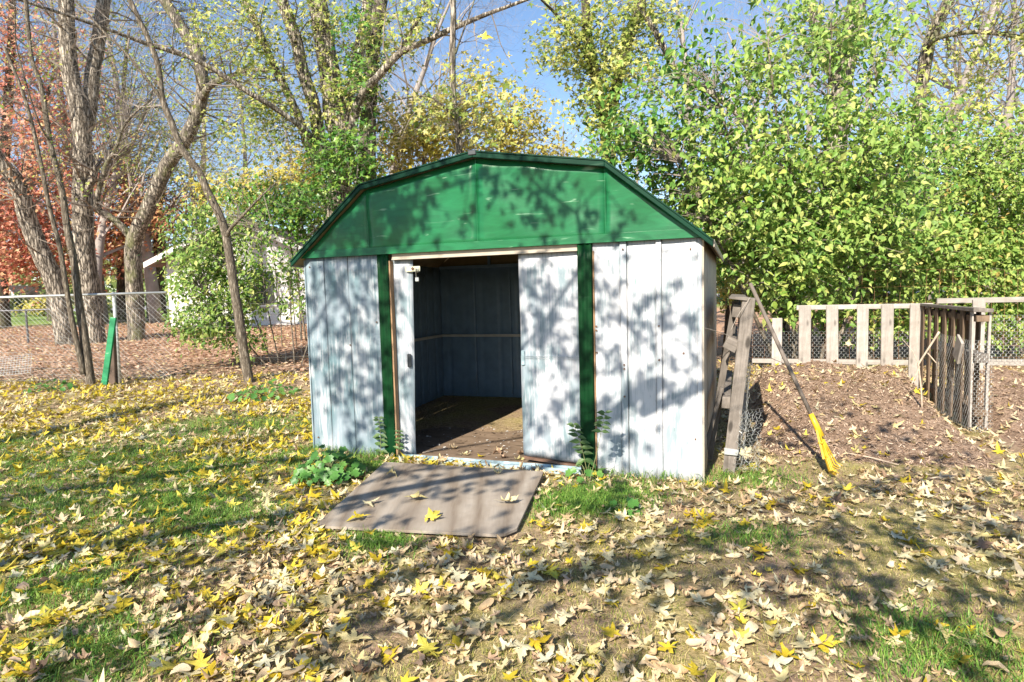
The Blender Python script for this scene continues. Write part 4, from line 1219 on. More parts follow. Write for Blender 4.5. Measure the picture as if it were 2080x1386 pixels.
crown(T2, [(150, 90, 19.0, 130, 110, 1.2, 90), (215, 230, 19.4, 90, 120, 1.2, 70)], LF['ygreen'], 0.085, T_DIA, 8, 0.28, twigs_from=sk2, twig_r=0.008)
crown(T1, [(60, 330, 16, 80, 90, 1.2, 36)], LF['orange'], 0.08, T_DIA, 8, 0.25, twigs_from=sk1, twig_r=0.008)

def shrub(name, label, u, v, Y, stems, blobs, mt, size, tmpl, per, spread, cat='shrub', sr_=0.015, group=None, **kw):
    b0 = at(u, v, Y); b0.z = zgf(b0.x, b0.y)
    root = thing(name, label, cat, b0, group=group)
    sk = []
    for (ua, va, ub, vb, yb) in stems:
        p0 = at(ua, va, Y); p0.z = zgf(p0.x, p0.y) - 0.03
        p2 = at(ub, vb, yb)
        p1 = (p0 + p2) / 2 + Vector((random.uniform(-.1, .1), random.uniform(-.1, .1), 0.1))
        P_, r_ = smooth_poly([p0, p1, p2], [sr_, sr_ * 0.75, sr_ * 0.35], 5)
        MB().tube(P_, r_, 6, bump=0.06).build('stem', MT['bark_sapling'], root, smooth=True)
        sk += P_
    crown(root, blobs, mt, size, tmpl, per, spread, twigs_from=sk, **kw)
    return root, sk

# green shrub in front of the house wall
shrub('leafy_shrub', 'green leafy shrub with bare lower stems beside the thin curved sapling', 560, 755, 11.4,
      [(555, 760, 480, 560, 11.2), (570, 758, 530, 470, 11.3), (545, 760, 420, 600, 11), (600, 755, 590, 520, 11.5), (610, 752, 640, 600, 11.6)],
      [(440, 590, 11.2, 95, 115, 0.7, 150), (420, 660, 11, 65, 50, 0.5, 50), (500, 560, 11.4, 90, 95, .7, 64), (430, 470, 11.4, 100, 60, .6, 80), (400, 530, 11.2, 60, 50, .5, 40), (600, 600, 11.8, 50, 50, .5, 24), (500, 690, 11.2, 45, 40, .4, 12)],
      LF['green'], 0.075, T_OV, 18, 0.12)
shrub('leafy_shrub', 'dense darker green shrub against the far corner of the white house', 600, 640, 14.5,
      [(600, 650, 590, 430, 14.5), (570, 650, 540, 450, 14.5), (630, 650, 640, 470, 14.5)],
      [(580, 430, 14.5, 90, 55, .9, 90), (620, 500, 14.5, 40, 80, .8, 30), (520, 400, 14.8, 70, 40, .8, 40)], LF['dark'], 0.10, T_DIA, 18, 0.2)
shrub('small_tree', 'yellow-green small tree between the sapling and the shed roof', 600, 640, 16,
      [(610, 650, 600, 380, 16), (620, 650, 560, 360, 16)],
      [(590, 390, 16, 110, 60, 1.2, 150), (640, 340, 16, 60, 60, 1, 40), (470, 400, 16.5, 80, 50, 1, 50)], LF['yellow'], 0.12, T_TRI, 16, 0.24, cat='tree', sr_=0.03)
shrub('small_tree', 'yellow-leaved small tree showing above the shed ridge', 880, 600, 15,
      [(870, 640, 860, 260, 15), (900, 640, 940, 230, 15), (880, 640, 800, 280, 15), (940, 640, 1040, 220, 15)],
      [(850, 270, 15, 100, 60, 1.2, 130), (960, 250, 15, 110, 80, 1.2, 150), (1060, 260, 15.4, 80, 80, 1.2, 70), (820, 320, 15, 90, 45, 1, 70), (1060, 320, 15, 120, 30, 1, 60), (960, 150, 15, 60, 40, 1, 16)], LF['yellow'], 0.12, T_TRI, 14, 0.22, cat='tree', sr_=0.045)
# the tall thicket and hedge
th_, skt = shrub('tall_thicket', 'tall bright green thicket with large oval leaves leaning over the shed corner', 1600, 640, 8.9,
      [(1600, 690, 1450, 180, 8.6), (1620, 690, 1560, 90, 8.6), (1640, 690, 1690, 60, 8.8), (1660, 690, 1780, 150, 8.8), (1590, 690, 1380, 330, 8.3), (1680, 690, 1860, 240, 8.9), (1610, 690, 1600, 260, 8.2)],
      [(1590, 110, 8.8, 140, 140, .8, 62), (1400, 290, 8.6, 130, 110, .7, 40), (1640, 330, 8.5, 200, 130, .9, 150), (1500, 420, 8.4, 130, 80, .7, 90), (1380, 400, 9.2, 110, 70, .5, 30), (1470, 500, 9.2, 60, 60, .4, 40), (1780, 280, 8.8, 120, 130, .8, 80), (1760, 470, 8.7, 150, 90, .8, 110), (1600, 500, 8.4, 140, 90, .7, 110), (1620, 600, 8.6, 110, 60, .5, 50), (1720, 90, 9, 90, 110, .7, 40)],
      LF['green'], 0.082, T_OV, 20, 0.13, sr_=0.03)
shrub('hedge', 'dense small-leaved green hedge behind the wire grid and compost bins', 1950, 640, 9.6,
      [(1900, 700, 1880, 350, 9.8), (1980, 700, 1990, 330, 9.8), (2050, 700, 2060, 340, 9.8), (1830, 700, 1800, 420, 9.8), (2120, 700, 2130, 330, 9.8)],
      [(1930, 420, 9.8, 160, 120, .8, 190), (2060, 400, 9.6, 130, 130, .8, 190), (1880, 540, 9.5, 170, 80, .6, 190), (2060, 560, 9.4, 130, 90, .6, 170), (1960, 650, 9.4, 170, 60, .4, 120), (1760, 620, 9.5, 120, 70, .4, 90), (2130, 260, 9.8, 70, 130, .8, 60), (2000, 300, 10, 110, 70, .8, 50)],
      LF['hedge'], 0.068, T_OV, 20, 0.12, sr_=0.02)
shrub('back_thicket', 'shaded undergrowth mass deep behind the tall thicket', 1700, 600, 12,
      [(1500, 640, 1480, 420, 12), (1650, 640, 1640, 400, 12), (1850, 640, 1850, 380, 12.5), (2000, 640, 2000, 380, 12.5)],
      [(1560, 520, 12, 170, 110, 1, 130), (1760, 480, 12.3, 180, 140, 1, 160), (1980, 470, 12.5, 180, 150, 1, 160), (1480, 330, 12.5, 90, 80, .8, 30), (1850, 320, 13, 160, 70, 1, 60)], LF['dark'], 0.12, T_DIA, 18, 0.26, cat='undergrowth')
shrub('low_shrub', 'yellow-brown low bush seen between the shed eave and the leaning pallet', 1470, 640, 11,
      [(1470, 650, 1480, 520, 11), (1500, 650, 1520, 540, 11)], [(1490, 520, 11, 60, 60, .5, 30), (1500, 600, 11, 60, 40, .5, 40)], LF['yellow'], 0.06, T_OV, 16, 0.15)

crown(th_, [(1380, 240, 8.8, 150, 130, .6, 70), (1290, 290, 8.9, 100, 70, .6, 62), (1380, 400, 9.0, 110, 70, .5, 55), (1430, 120, 9, 90, 90, .6, 30), (1650, 420, 9.3, 240, 160, .4, 110)], LF['dark'], 0.085, T_OV, 14, 0.16, twigs_from=skt)  # darker leaf colour paints in the shaded part of the thicket

# about 300 large near leaves of the thicket as parts of their own
lm = []
for k in range(4):
    V_, F_ = T_OV
    me = bpy.data.meshes.new('leaf')
    vv = V_ * np.array([1 + 0.1 * k - 0.15, 1, 0.6 + 0.4 * k])
    me.from_pydata(vv.tolist(), [], F_.tolist())
    me.materials.append(leaf_mat('single_leaf_green_%d' % k, [(0, (0.18, 0.34, 0.05)), (0.5, (0.33, 0.48, 0.085)), (1, (0.54, 0.58, 0.14))], 0.42, 0.5, True))
    me.polygons.foreach_set('use_smooth', [True] * len(me.polygons))
    lm.append(me)
near = np.concatenate([ell(1640, 330, 7.9, 190, 120, .25, 130), ell(1480, 330, 7.8, 110, 110, .2, 70), ell(1580, 150, 8.0, 140, 120, .2, 50), ell(1610, 560, 7.9, 70, 60, .2, 40)])
tb = MB()
for q in near:
    o = bpy.data.objects.new('leaf', random.choice(lm)); COL.objects.link(o); o.parent = th_
    s_ = random.uniform(0.07, 0.115)
    nn = Vector((random.gauss(-.2, .6), random.gauss(-.6, .6), random.gauss(.6, .5))).normalized()
    tt = Vector((random.gauss(0, 1), random.gauss(0, 1), random.gauss(-.8, .5))); tt = (tt - nn * tt.dot(nn)).normalized()
    ss = tt.cross(nn)
    o.matrix_local = Matrix.Translation(Vector(q) - Vector(th_.location)) @ Matrix(((ss.x, tt.x, nn.x, 0), (ss.y, tt.y, nn.y, 0), (ss.z, tt.z, nn.z, 0), (0, 0, 0, 1))) @ Matrix.Scale(s_, 4)
    b2 = Vector(q) + Vector((random.uniform(-.12, .12), random.uniform(.15, .4), random.uniform(-.15, .05)))
    tb.tube([Vector(q), (Vector(q) + b2) / 2 + Vector((0, 0, .02)), b2], [0.0012, 0.0018, 0.003], 3, cap=False)
tb.build('twigs', MT['twig'], th_, kind='stuff')

# bare grey trees far beyond, against the sky
protos = []
def bare_proto(h):
    tb_, kb = MB(), MB()
    pts = [Vector((0, 0, -0.1))]
    d = Vector((random.uniform(-.06, .06), random.uniform(-.06, .06), 1))
    for i in range(8):
        d = (d + Vector((random.gauss(0, .06), random.gauss(0, .06), 0.05))).normalized()
        pts.append(pts[-1] + d * h / 8)
    rad = [0.02 * h * (1 - 0.11 * i) for i in range(9)]
    P_, r_ = smooth_poly(pts, rad, 2)
    tb_.tube(P_, r_, 7)
    for k in range(24):
        i = random.randint(4, len(P_) - 2)
        a = random.uniform(0, 6.28)
        e = random.uniform(0.5, 1.3)
        grow(kb, P_[i], (math.cos(a), math.sin(a), e), h * random.uniform(0.2, 0.36) * (1.15 - i / len(P_) * 0.5), r_[i] * 0.42, 4, 3, 4, 0.3, 0.3)
    return tb_, kb
src = []
for h in (11.0, 13.5, 12.0):
    a_, b2 = bare_proto(h)
    src.append((a_, b2))
nbt = 0
spots = [(-28, 33), (-22, 30), (-17.5, 26.5), (-13.9, 32), (-14.6, 25.5), (-8.2, 33), (-6.3, 27), (-4.2, 33), (-2.2, 40), (1.5, 44), (4.2, 36), (3.0, 30), (6.2, 32), (8.6, 27), (10.6, 34), (12.4, 25), (14.8, 29), (17.5, 26), (20, 31), (23, 27), (27, 33), (-34, 38), (-20, 23.5), (-15.5, 23), (-13.6, 27.5), (-9, 35), (-5.3, 23.5), (-4.2, 27), (-25, 26), (12.5, 20), (16, 21), (19, 22), (9.5, 21.5), (-18, 37), (-12, 37), (-7.5, 37), (14, 37), (20, 37)]
made = {}
for i, (x, y) in enumerate(spots):
    k = i % 3
    uu_ = float(px(np.array([[x, y, 2.0]]))[0][0])
    side = ('behind the red maple' if uu_ < 160 else 'behind the forked grey maple' if uu_ < 330 else 'between the curved maple limb and the many-stemmed maple' if uu_ < 560 else 'behind the many-stemmed maple' if uu_ < 800
            else 'behind the thin stem above the shed ridge' if uu_ < 1010 else 'in the blue gap above the shed roof' if uu_ < 1180 else 'behind the yellowing maple' if uu_ < 1420 else 'behind the tall green thicket' if uu_ < 1760 else 'above the hedge')
    kind_ = ['slim', 'tall', 'broad'][k]
    grp = 'bare grey trees in the distance'
    root = thing('bare_tree', kind_ + ' bare grey tree far back ' + side, 'tree', (x, y, zgf(x, y)), random.uniform(0, 6.28), grp)
    if k not in made:
        t_ = src[k][0].build('trunk', MT['twig_far'], root, local=True, smooth=True)
        c_ = src[k][1].build('branches', MT['twig_far'], root, local=True)
        made[k] = (t_, c_)
    else:
        for o_ in made[k]:
            c_ = o_.copy(); COL.objects.link(c_); c_.parent = root
    sc_ = random.uniform(0.85, 1.15) * (0.8 if -3 < x < 7 else 1.0)
    root.scale = (sc_, sc_, sc_)

# far wood along the horizon (one mass)
n = 26000
xw = rng.uniform(-75, 75, n); yw = rng.uniform(50, 62, n) - np.abs(xw) * 0.08
hw = 4.5 + 1.5 * np.sin(xw * 0.31) + 1.0 * np.sin(xw * 0.83 + 1)
zw = rng.uniform(0, 1, n) ** 0.8 * hw
V, F = cloud_verts(np.stack([xw, yw, zg(xw, yw) + zw], -1), rng.uniform(0.35, 0.75, n), T_DIA, 0.3, 0.2)
o = np_mesh('far_wood', V, F, LF['far'], kind='stuff')
tag(o, 'distant green and yellow wood closing the view along the horizon', 'wood')
shrub('yellow_bush', 'low golden-yellow bush by the road beyond the yard', 85, 630, 34, [(85, 636, 85, 620, 34)], [(85, 622, 34, 32, 9, .6, 40)], LF['yellow'], 0.2, T_DIA, 16, 0.22, sr_=0.04)
shrub('green_bush', 'round green bush in front of the distant pale cottage', 30, 628, 35, [(30, 636, 30, 615, 35)], [(32, 615, 35, 16, 18, .6, 40), (205, 620, 35, 22, 14, .6, 40), (125, 590, 36, 45, 20, .8, 40)], LF['far'], 0.2, T_DIA, 14, 0.22, sr_=0.04)

# ------------------------------------------------------------------ houses
def house(label, uL, uR, vE, vPk, vB, Y, depth, mt):
    a, b = at(uL, vB, Y), at(uR, vB, Y)
    zb = zgf(a.x, Y)
    ze = at(uL, vE, Y).z; zp = at((uL + uR) / 2, vPk, Y).z
    W_ = b.x - a.x
    h = thing('house', label, 'house', (a.x, Y, zb))
    He, Hp = ze - zb, zp - zb
    nrow = int(Hp / 0.2)
    # lap siding, each course tilted and proud of the one above
    mb = MB()
    for i in range(nrow):
        z0, z1 = i * 0.2, (i + 1) * 0.2
        def ext(z):
            if z <= He: return 0.0, W_
            f = (z - He) / (Hp - He); return W_ / 2 * f, W_ - W_ / 2 * f
        (l0, r0), (l1, r1) = ext(z0), ext(z1)
        mb.add([Vector((l0, -0.02, z0)), Vector((r0, -0.02, z0)), Vector((r1, 0, z1)), Vector((l1, 0, z1)), Vector((l0, 0.06, z0)), Vector((r0, 0.06, z0)), Vector((r1, 0.06, z1)), Vector((l1, 0.06, z1))],
               [(0, 1, 2, 3), (0, 4, 5, 1), (7, 6, 5, 4), (0, 3, 7, 4), (1, 5, 6, 2)])
    mb.build('siding', mt, h, local=True)
    MB().box((0.03, depth / 2 + .07, He / 2), (0.06, depth, He)).box((W_ - 0.03, depth / 2 + .07, He / 2), (0.06, depth, He)).box((W_ / 2, depth + .1, He / 2), (W_, 0.06, He)).build('wall', mt, h, local=True)
    for sg in (0, 1):
        x0, x1 = (-0.5, W_ / 2) if sg == 0 else (W_ + 0.5, W_ / 2)
        zz = He - (Hp - He) / (W_ / 2) * 0.5
        MB().prism([Vector((x0, -0.5, zz)), Vector((x1, -0.5, Hp + 0.05)), Vector((x1, -0.5, Hp + 0.2)), Vector((x0, -0.5, zz + 0.15))], Vector((0, depth + 1, 0))).build('roof', MT['shingle'], h, local=True)
        MB().prism([Vector((x0, -0.54, zz - 0.06)), Vector((x1, -0.54, Hp - 0.01)), Vector((x1, -0.54, Hp + 0.17)), Vector((x0, -0.54, zz + 0.12))], Vector((0, 0.035, 0))).build('fascia', MT['siding'], h, local=True)
    wf = MB().box((W_ * 0.62, -0.04, He * 0.55), (1.1, 0.08, 1.3)).build('window', MT['siding'], h, local=True)
    MB().box((W_ * 0.62, -0.085, He * 0.55), (0.95, 0.02, 1.15)).build('pane', MT['glass'], wf, local=True)
    return h
house('white-sided house with brown gabled roof behind the green shrub', 346, 650, 528, 452, 655, 22.0, 8, MT['siding'])
house('small distant pale cottage across the road', 6, 48, 606, 585, 640, 46, 6, MT['siding'])

# ------------------------------------------------------------------ trees behind the viewer that dapple the lawn and shed
def shade_tree(label, base, sprays, limb_pts):
    root = thing('shade_maple', label, 'tree', (base[0], base[1], zgf(*base[:2])))
    b0 = Vector((base[0], base[1], 0)); b1 = Vector((base[0] + .3, base[1] + .4, 3.2))
    P_, r_ = smooth_poly([b0, (b0 + b1) / 2 + Vector((.05, 0, 0)), b1, b1 + Vector((.2, .3, 2.5)), b1 + Vector((.1, .2, 5))], [0.30, 0.24, 0.22, 0.14, 0.06], 4)
    MB().tube(P_, r_, 10, bump=0.05).build('trunk', MT['bark_pale'], root, smooth=True)
    sk = list(P_[6:])
    for lp_ in limb_pts:
        s0 = min(P_[5:], key=lambda p: abs(p.z - (lp_[0].z - 1.0)))
        Q_, q_ = smooth_poly([s0] + lp_, ([0.06] + [0.045 - 0.02 * (i / len(lp_)) for i in range(len(lp_))]) if lp_ is limb_pts[0] else ([0.03] + [0.018 - 0.008 * (i / len(lp_)) for i in range(len(lp_))]), 4)
        MB().tube(Q_, q_, 7).build('limb', MT['bark_pale'], root, smooth=True)
        sk += Q_
    c = np.concatenate(sprays)
    V, F = cloud_verts(c, 0.10 * rng.uniform(0.55, 1.35, len(c)), T_MAP, 0.5, 0.3)
    np_mesh('crown', V, F, LF['ygreen'], parent=root, kind='stuff')
    W = np.array([list(p) for p in sk]); tw = MB()
    for sp_ in sprays:
        m_ = Vector(sp_.mean(0)); a = Vector(W[np.argmin(np.linalg.norm(W - np.array(m_), axis=1))])
        P2, r2_ = smooth_poly([a, (a + m_) / 2 + Vector((0, 0, 0.2)), m_], [0.008, 0.006, 0.004], 4)
        tw.tube(P2, r2_, 4, cap=False)
        for q in sp_[::14]:
            tw.tube([m_, (m_ + Vector(q)) / 2 + Vector((0, 0, .03)), Vector(q)], [0.003, 0.0022, 0.0015], 3, cap=False)
    tw.build('twigs', MT['twig'], root, kind='stuff')
LN = np.array(L)
_a = np.cross(LN, [0, 0, 1]); _a /= np.linalg.norm(_a); _b = np.cross(LN, _a)
def spray(P, rad, n, t, asp=1.0):
    k = rng.standard_normal((n, 2)) * rad
    return np.array(P)[None] + k[:, :1] * _a * asp + k[:, 1:] * _b - LN[None] * (t + rng.normal(0, 0.25, (n, 1)))
S1, S2 = [], []
def W3(x, z): return list(shw(x, 0, z))
for (x, z, r_, n_, t_) in (
        # gable: mostly shaded towards the fence side, broken by leaf gaps, then leaf shapes further along
        (0.30, 1.92, .15, 110, 7.5), (0.55, 2.05, .16, 130, 7.3), (0.80, 2.22, .14, 110, 7.2), (0.85, 1.95, .14, 110, 7.4), (1.05, 2.08, .10, 44, 7.2), (1.18, 2.36, .10, 30, 7), (1.25, 2.05, .10, 24, 7), (1.45, 2.40, .07, 14, 6.4),
        (1.72, 2.05, .05, 9, 5.0), (1.80, 2.33, .07, 14, 5.2), (1.93, 2.18, .07, 16, 4.8), (2.08, 2.05, .07, 15, 4.6), (2.18, 2.24, .06, 13, 4.6), (2.30, 1.98, .06, 14, 4.5), (2.40, 2.16, .05, 10, 4.6), (1.55, 1.92, .05, 8, 5.5), (2.62, 1.95, .05, 7, 4.8), (2.9, 1.92, .06, 8, 5.2), (2.05, 2.40, .06, 10, 5),
        # fence-side wall and narrow door
        (0.10, 1.30, .12, 40, 7.8), (0.38, 1.55, .15, 70, 7.8), (0.55, 1.15, .16, 80, 7.6), (0.22, 0.95, .13, 50, 8), (0.60, 0.72, .14, 60, 7.8), (0.30, 0.55, .10, 26, 8), (0.70, 0.35, .10, 30, 8), (0.72, 1.62, .10, 34, 7.6), (0.45, 0.2, .08, 14, 8), (0.84, 1.0, .10, 30, 7.6), (0.84, 1.5, .08, 20, 7.4), (0.98, 1.35, .06, 10, 7), (0.97, .7, .05, 6, 7),
        # wide door
        (2.12, 1.55, .09, 24, 7), (2.30, 1.38, .11, 40, 7), (2.16, 1.15, .10, 34, 7), (2.40, 1.08, .09, 26, 7), (2.20, 0.80, .08, 20, 7.2), (2.38, .62, .07, 14, 7), (2.12, .45, .07, 14, 7), (2.58, 1.45, .09, 30, 6.8), (2.58, 1.0, .09, 30, 6.8), (2.58, .55, .08, 22, 6.8), (2.58, .2, .08, 18, 6.8),
        # wide wall panel
        (2.75, 1.28, .09, 28, 6.8), (2.95, 1.18, .09, 26, 6.6), (3.15, 1.25, .08, 22, 6.6), (3.28, 1.05, .07, 16, 6.6), (3.05, 0.98, .08, 18, 6.6), (2.82, .92, .06, 10, 6.8), (2.70, 1.6, .07, 12, 6.8), (2.80, .52, .10, 34, 6.5), (3.02, .60, .09, 26, 6.5), (2.70, .30, .09, 24, 6.5), (3.25, .62, .06, 10, 6.6), (3.32, 1.55, .06, 8, 6.6), (3.2, .82, .05, 8, 6.6), (3.38, .9, .05, 6, 6.6)):
    S1.append(spray(W3(x, z), r_ * 1.05, int(n_ * (1.05 if z > 1.8 else 0.95)), max(t_ - 2.0, 4.3, 6.0 - 1.0 * z)))
limb_sh = [Vector(W3(2.60, .34)) - L * 4.4, Vector(W3(3.0, .50)) - L * 4.5, Vector(W3(3.50, .74)) - L * 4.7]
r0 = np.random.default_rng(5)
gs = [(-0.9, 4.75, .16, 46), (-0.45, 4.45, .15, 44), (0.0, 4.35, .10, 18), (-1.0, 4.1, .10, 16), (-0.75, 3.75, .07, 8), (-2.0, 4.6, .22, 66), (-3.0, 5.0, .25, 76), (-2.6, 4.0, .20, 54), (-3.8, 5.8, .28, 70), (-1.8, 3.3, .18, 46), (-2.9, 3.3, .2, 46), (-3.4, 4.2, .2, 50),
      (-0.5, 3.1, .18, 56), (0.05, 2.95, .16, 44), (-1.1, 2.85, .17, 40), (-1.9, 2.6, .16, 34), (-0.3, 2.5, .12, 22), (0.9, 2.55, .10, 16), (1.05, 3.35, .14, 36), (1.5, 3.0, .12, 26), (1.9, 3.45, .14, 34), (1.4, 2.5, .10, 18), (2.4, 3.1, .15, 36), (2.0, 2.7, .12, 24),
      (0.7, 4.1, .15, 36), (1.3, 4.15, .15, 36), (2.2, 4.1, .14, 28), (2.9, 3.7, .15, 32), (2.8, 4.6, .15, 28), (3.3, 5.2, .16, 30), (2.5, 5.6, .15, 26), (3.6, 4.2, .15, 24), (3.2, 6.2, .15, 22), (-4.6, 7.0, .30, 70), (-3.3, 7.0, .28, 60), (-5.8, 8.2, .35, 60), (-5.0, 5.6, .25, 50), (-2.6, 6.0, .22, 46), (2.3, 2.5, .10, 18), (-6.5, 9.4, .3, 40), (-4.0, 8.4, .35, 60), (-1.6, 2.35, .12, 20), (0.3, 2.4, .1, 14), (1.2, 2.75, .11, 24), (1.7, 3.7, .12, 28), (2.2, 3.35, .10, 20), (2.6, 4.1, .12, 24), (2.7, 3.35, .12, 24), (1.65, 2.75, .1, 20), (2.05, 3.0, .1, 20), (3.3, 4.6, .15, 26), (0.75, 3.0, .1, 18), (0.5, 3.45, .12, 24), (-0.2, 3.35, .12, 30), (-0.75, 2.6, .12, 26), (-1.45, 3.6, .14, 30), (-2.2, 3.7, .16, 34), (-1.5, 4.4, .13, 26), (-3.6, 5.0, .2, 40), (-4.3, 5.2, .2, 36), (1.75, 2.35, .1, 16), (-6.0, 12.2, .4, 60), (-8.5, 13.5, .5, 70), (-5, 14.5, .5, 60), (-10.5, 16, .6, 80), (-7.5, 16.5, .6, 70), (-4.6, 11.3, .3, 40), (-9.8, 11.8, .4, 60), (-3.6, 10.4, .3, 40)]
for (x, y, r_, n_) in gs:
    S2.append(spray((x, y, zgf(x, y)), r_, n_, 4.6 + r0.uniform(-.3, 1.2) + (0.8 if y > 5 else 0) + (5.0 if y > 10 else 0), 1.0 if y < 10 else 2.5))
mid = lambda S, i: Vector(S[i].mean(0))
shade_tree('leafy maple behind the viewer shading the shed front', (-9.5, -2.2), S1, [limb_sh, [mid(S1, 20), mid(S1, 1), mid(S1, 9)], [mid(S1, 34), mid(S1, 12)]])
shade_tree('leafy maple behind the viewer shading the lawn', (-12.0, -4.0), S2, [[mid(S2, 6), mid(S2, 0)], [mid(S2, 9), mid(S2, 13)], [mid(S2, 33)]])

# ------------------------------------------------------------------ fallen leaves
half = [(0, 0), (0.09, -0.05), (0.22, -0.13), (0.36, -0.12), (0.30, 0.0), (0.20, 0.10), (0.36, 0.18), (0.47, 0.30), (0.64, 0.42), (0.50, 0.47), (0.40, 0.45), (0.28, 0.40), (0.13, 0.36), (0.15, 0.50), (0.26, 0.62), (0.17, 0.70), (0.12, 0.78), (0.07, 0.88), (0, 1.04)]
outl = half + [(-x, y) for x, y in half[-2:0:-1]]
def leaf_variant(k):
    r = np.random.default_rng(100 + k)
    P = np.array(outl, float)
    if k % 2:
        ra = np.linalg.norm(P - [0, 0.24], axis=1); P = np.array([0, 0.24]) + (P - [0, 0.24]) * np.clip(0.42 / np.maximum(ra, 1e-3), 1, 1.55)[:, None] ** 0.7
        P[0] = (0, 0.02)
    P *= 1 + r.normal(0, 0.06, P.shape)
    P[:, 0] += 0.10 * r.normal() * P[:, 1] ** 2
    C = np.array([0, 0.24])
    mid_ = C + (P - C) * 0.5
    V2 = np.concatenate([P, mid_, C[None]])
    n = len(P)
    F = []
    for i in range(n):
        j = (i + 1) % n
        F += [(i, j, n + j), (i, n + j, n + i), (n + i, n + j, 2 * n)]
    kind = k % 6
    cx = [0.5, 1.2, 2.2, 3.4, -1.0, 2.8][kind] * r.uniform(0.7, 1.3)
    cy = [0.4, -0.8, 1.0, 2.4, 0.9, -2.0][kind] * r.uniform(0.7, 1.3)
    x, y = V2[:, 0], V2[:, 1] - 0.3
    z = 0.06 * np.sin(7 * x + r.uniform(0, 6)) * np.sin(6 * y + r.uniform(0, 6)) + 0.05 * np.abs(x)
    X = np.sin(cx * x) / cx; z = z + (1 - np.cos(cx * x)) / cx
    Yy = np.sin(cy * y) / cy; z = z + (1 - np.cos(cy * y)) / cy
    V3 = np.stack([X, Yy + 0.3, z], -1)
    # petiole
    b = len(V3)
    e = V3[0]
    V3 = np.concatenate([V3, [e + [0.014, 0.02, 0], e + [-0.014, 0.02, 0], e + [r.normal(0, .1), -0.28, 0.06], e + [r.normal(0, .2) * .6, -0.60, 0.03 + r.uniform(0, .1)]]])
    F += [(b, b + 1, b + 2), (b + 1, b + 3, b + 2)]
    V3[:, 2] -= np.percentile(V3[:, 2], 8)
    return V3, np.array(F)
NVAR = 18
VAR = [leaf_variant(k) for k in range(NVAR)]
def oval_variant(k):
    r = np.random.default_rng(300 + k)
    a = np.linspace(0, 2 * np.pi, 14, endpoint=False)
    rad = 0.30 + 0.03 * r.normal(0, 1, 14)
    P = np.stack([rad * np.sin(a), 0.5 - 0.52 * np.cos(a) * (1 + 0.1 * np.abs(np.cos(a)))], -1)
    C = np.array([0, 0.5]); V2 = np.concatenate([P, C + (P - C) * 0.5, C[None]])
    F = []
    for i in range(14):
        j = (i + 1) % 14
        F += [(i, j, 14 + j), (i, 14 + j, 14 + i), (14 + i, 14 + j, 28)]
    cx, cy = r.uniform(1.5, 4.5), r.choice([-1, 1]) * r.uniform(0.6, 2.2)
    x_, y_ = V2[:, 0], V2[:, 1] - 0.5
    z = 0.04 * np.sin(9 * x_ + r.uniform(0, 6)) * np.sin(7 * y_)
    z = z + (1 - np.cos(cx * x_)) / cx + (1 - np.cos(cy * y_)) / cy
    V3 = np.stack([np.sin(cx * x_) / cx, np.sin(cy * y_) / cy + 0.5, z], -1)
    V3[:, 2] -= np.percentile(V3[:, 2], 8)
    return V3, np.array(F)
VAR += [oval_variant(k) for k in range(6)]
NALL = len(VAR)
SIMP = [(np.stack([T_MAP[0][:, 0], T_MAP[0][:, 1], T_MAP[0][:, 2] * a + b * T_MAP[0][:, 1] ** 2], -1), T_MAP[1]) for a, b in ((0.6, 0.1), (2.5, 0.5), (-1.5, 0.6), (3.5, -0.5))]

def clump(x, y):
    return 0.5 + 0.25 * np.sin(2.1 * x + 1.3 * y) * np.sin(1.7 * y - 0.9 * x + 2) + 0.25 * np.sin(4.7 * x - 2.2 * y + 1) * np.sin(3.9 * y + 2.7 * x)

def in_view(x, y, z, m=120):
    P = np.stack([x, y, z], -1)
    u, v, d = px(P)
    return (d > 0.3) & (u > -m) & (u < 2080 + m) & (v > -m) & (v < 1386 + m)

rl = np.random.default_rng(21)
N0 = 90000
GREEN = [(-3.3, 4.3, .6), (-4.8, 5.4, .45), (-2.0, 3.9, .25), (-3.6, 5.6, .35), (-1.9, 5.4, .25), (-2.6, 6.6, .4), (-2.75, 5.2, .35), (-2.4, 4.4, .3), (-4.6, 4.8, .5), (-3.4, 6.6, .6), (0.42, 4.05, .25), (0.65, 4.2, .3), (-1.3, 5.05, .25), (-2.3, 3.0, .3), (1.6, 2.3, .35), (-0.8, 3.5, .2), (1.75, 4.5, .3), (1.3, 3.4, .25), (-3.9, 3.6, .4), (-5.2, 6.2, .5), (0.5, 2.6, .3), (1.6, 3.0, .3), (-0.2, 2.1, .3), (2.3, 3.6, .35)]
y = 1.4 + rl.uniform(0, 1, N0) ** 1.15 * 9.0; x = rl.uniform(-1, 1, N0) * (0.88 * y + 1.6)
s_ = (x - SO.x) * ex.x + (y - SO.y) * ex.y; t_ = (x - SO.x) * ey.x + (y - SO.y) * ey.y
cs_ = (x - CA.x) * ex.x + (y - CA.y) * ex.y; ct_ = (x - CA.x) * ey.x + (y - CA.y) * ey.y
in_shed = (s_ > -0.08) & (s_ < SW + 0.08) & (t_ > -0.02) & (t_ < SD + 0.1)
def in_quad(x, y, Q, m=0.0):
    ok = np.ones(len(x), bool)
    for i in range(4):
        a, b = Q[i], Q[(i + 1) % 4]
        cr_ = (b.x - a.x) * (y - a.y) - (b.y - a.y) * (x - a.x)
        ok &= cr_ > m
    return ok
on_ramp = in_quad(x, y, PR, -0.02)
left_f = np.clip((1.2 - x) / 2.0, 0, 1)
area_w = (0.88 * y + 1.6) * 2 * 9.0 * 1.15 * ((y - 1.4) / 9.0) ** (0.15 / 1.15) / N0   # ground area one sample stands for
perm2 = (430 + 190 * left_f) * (0.15 + 1.3 * clump(x, y))
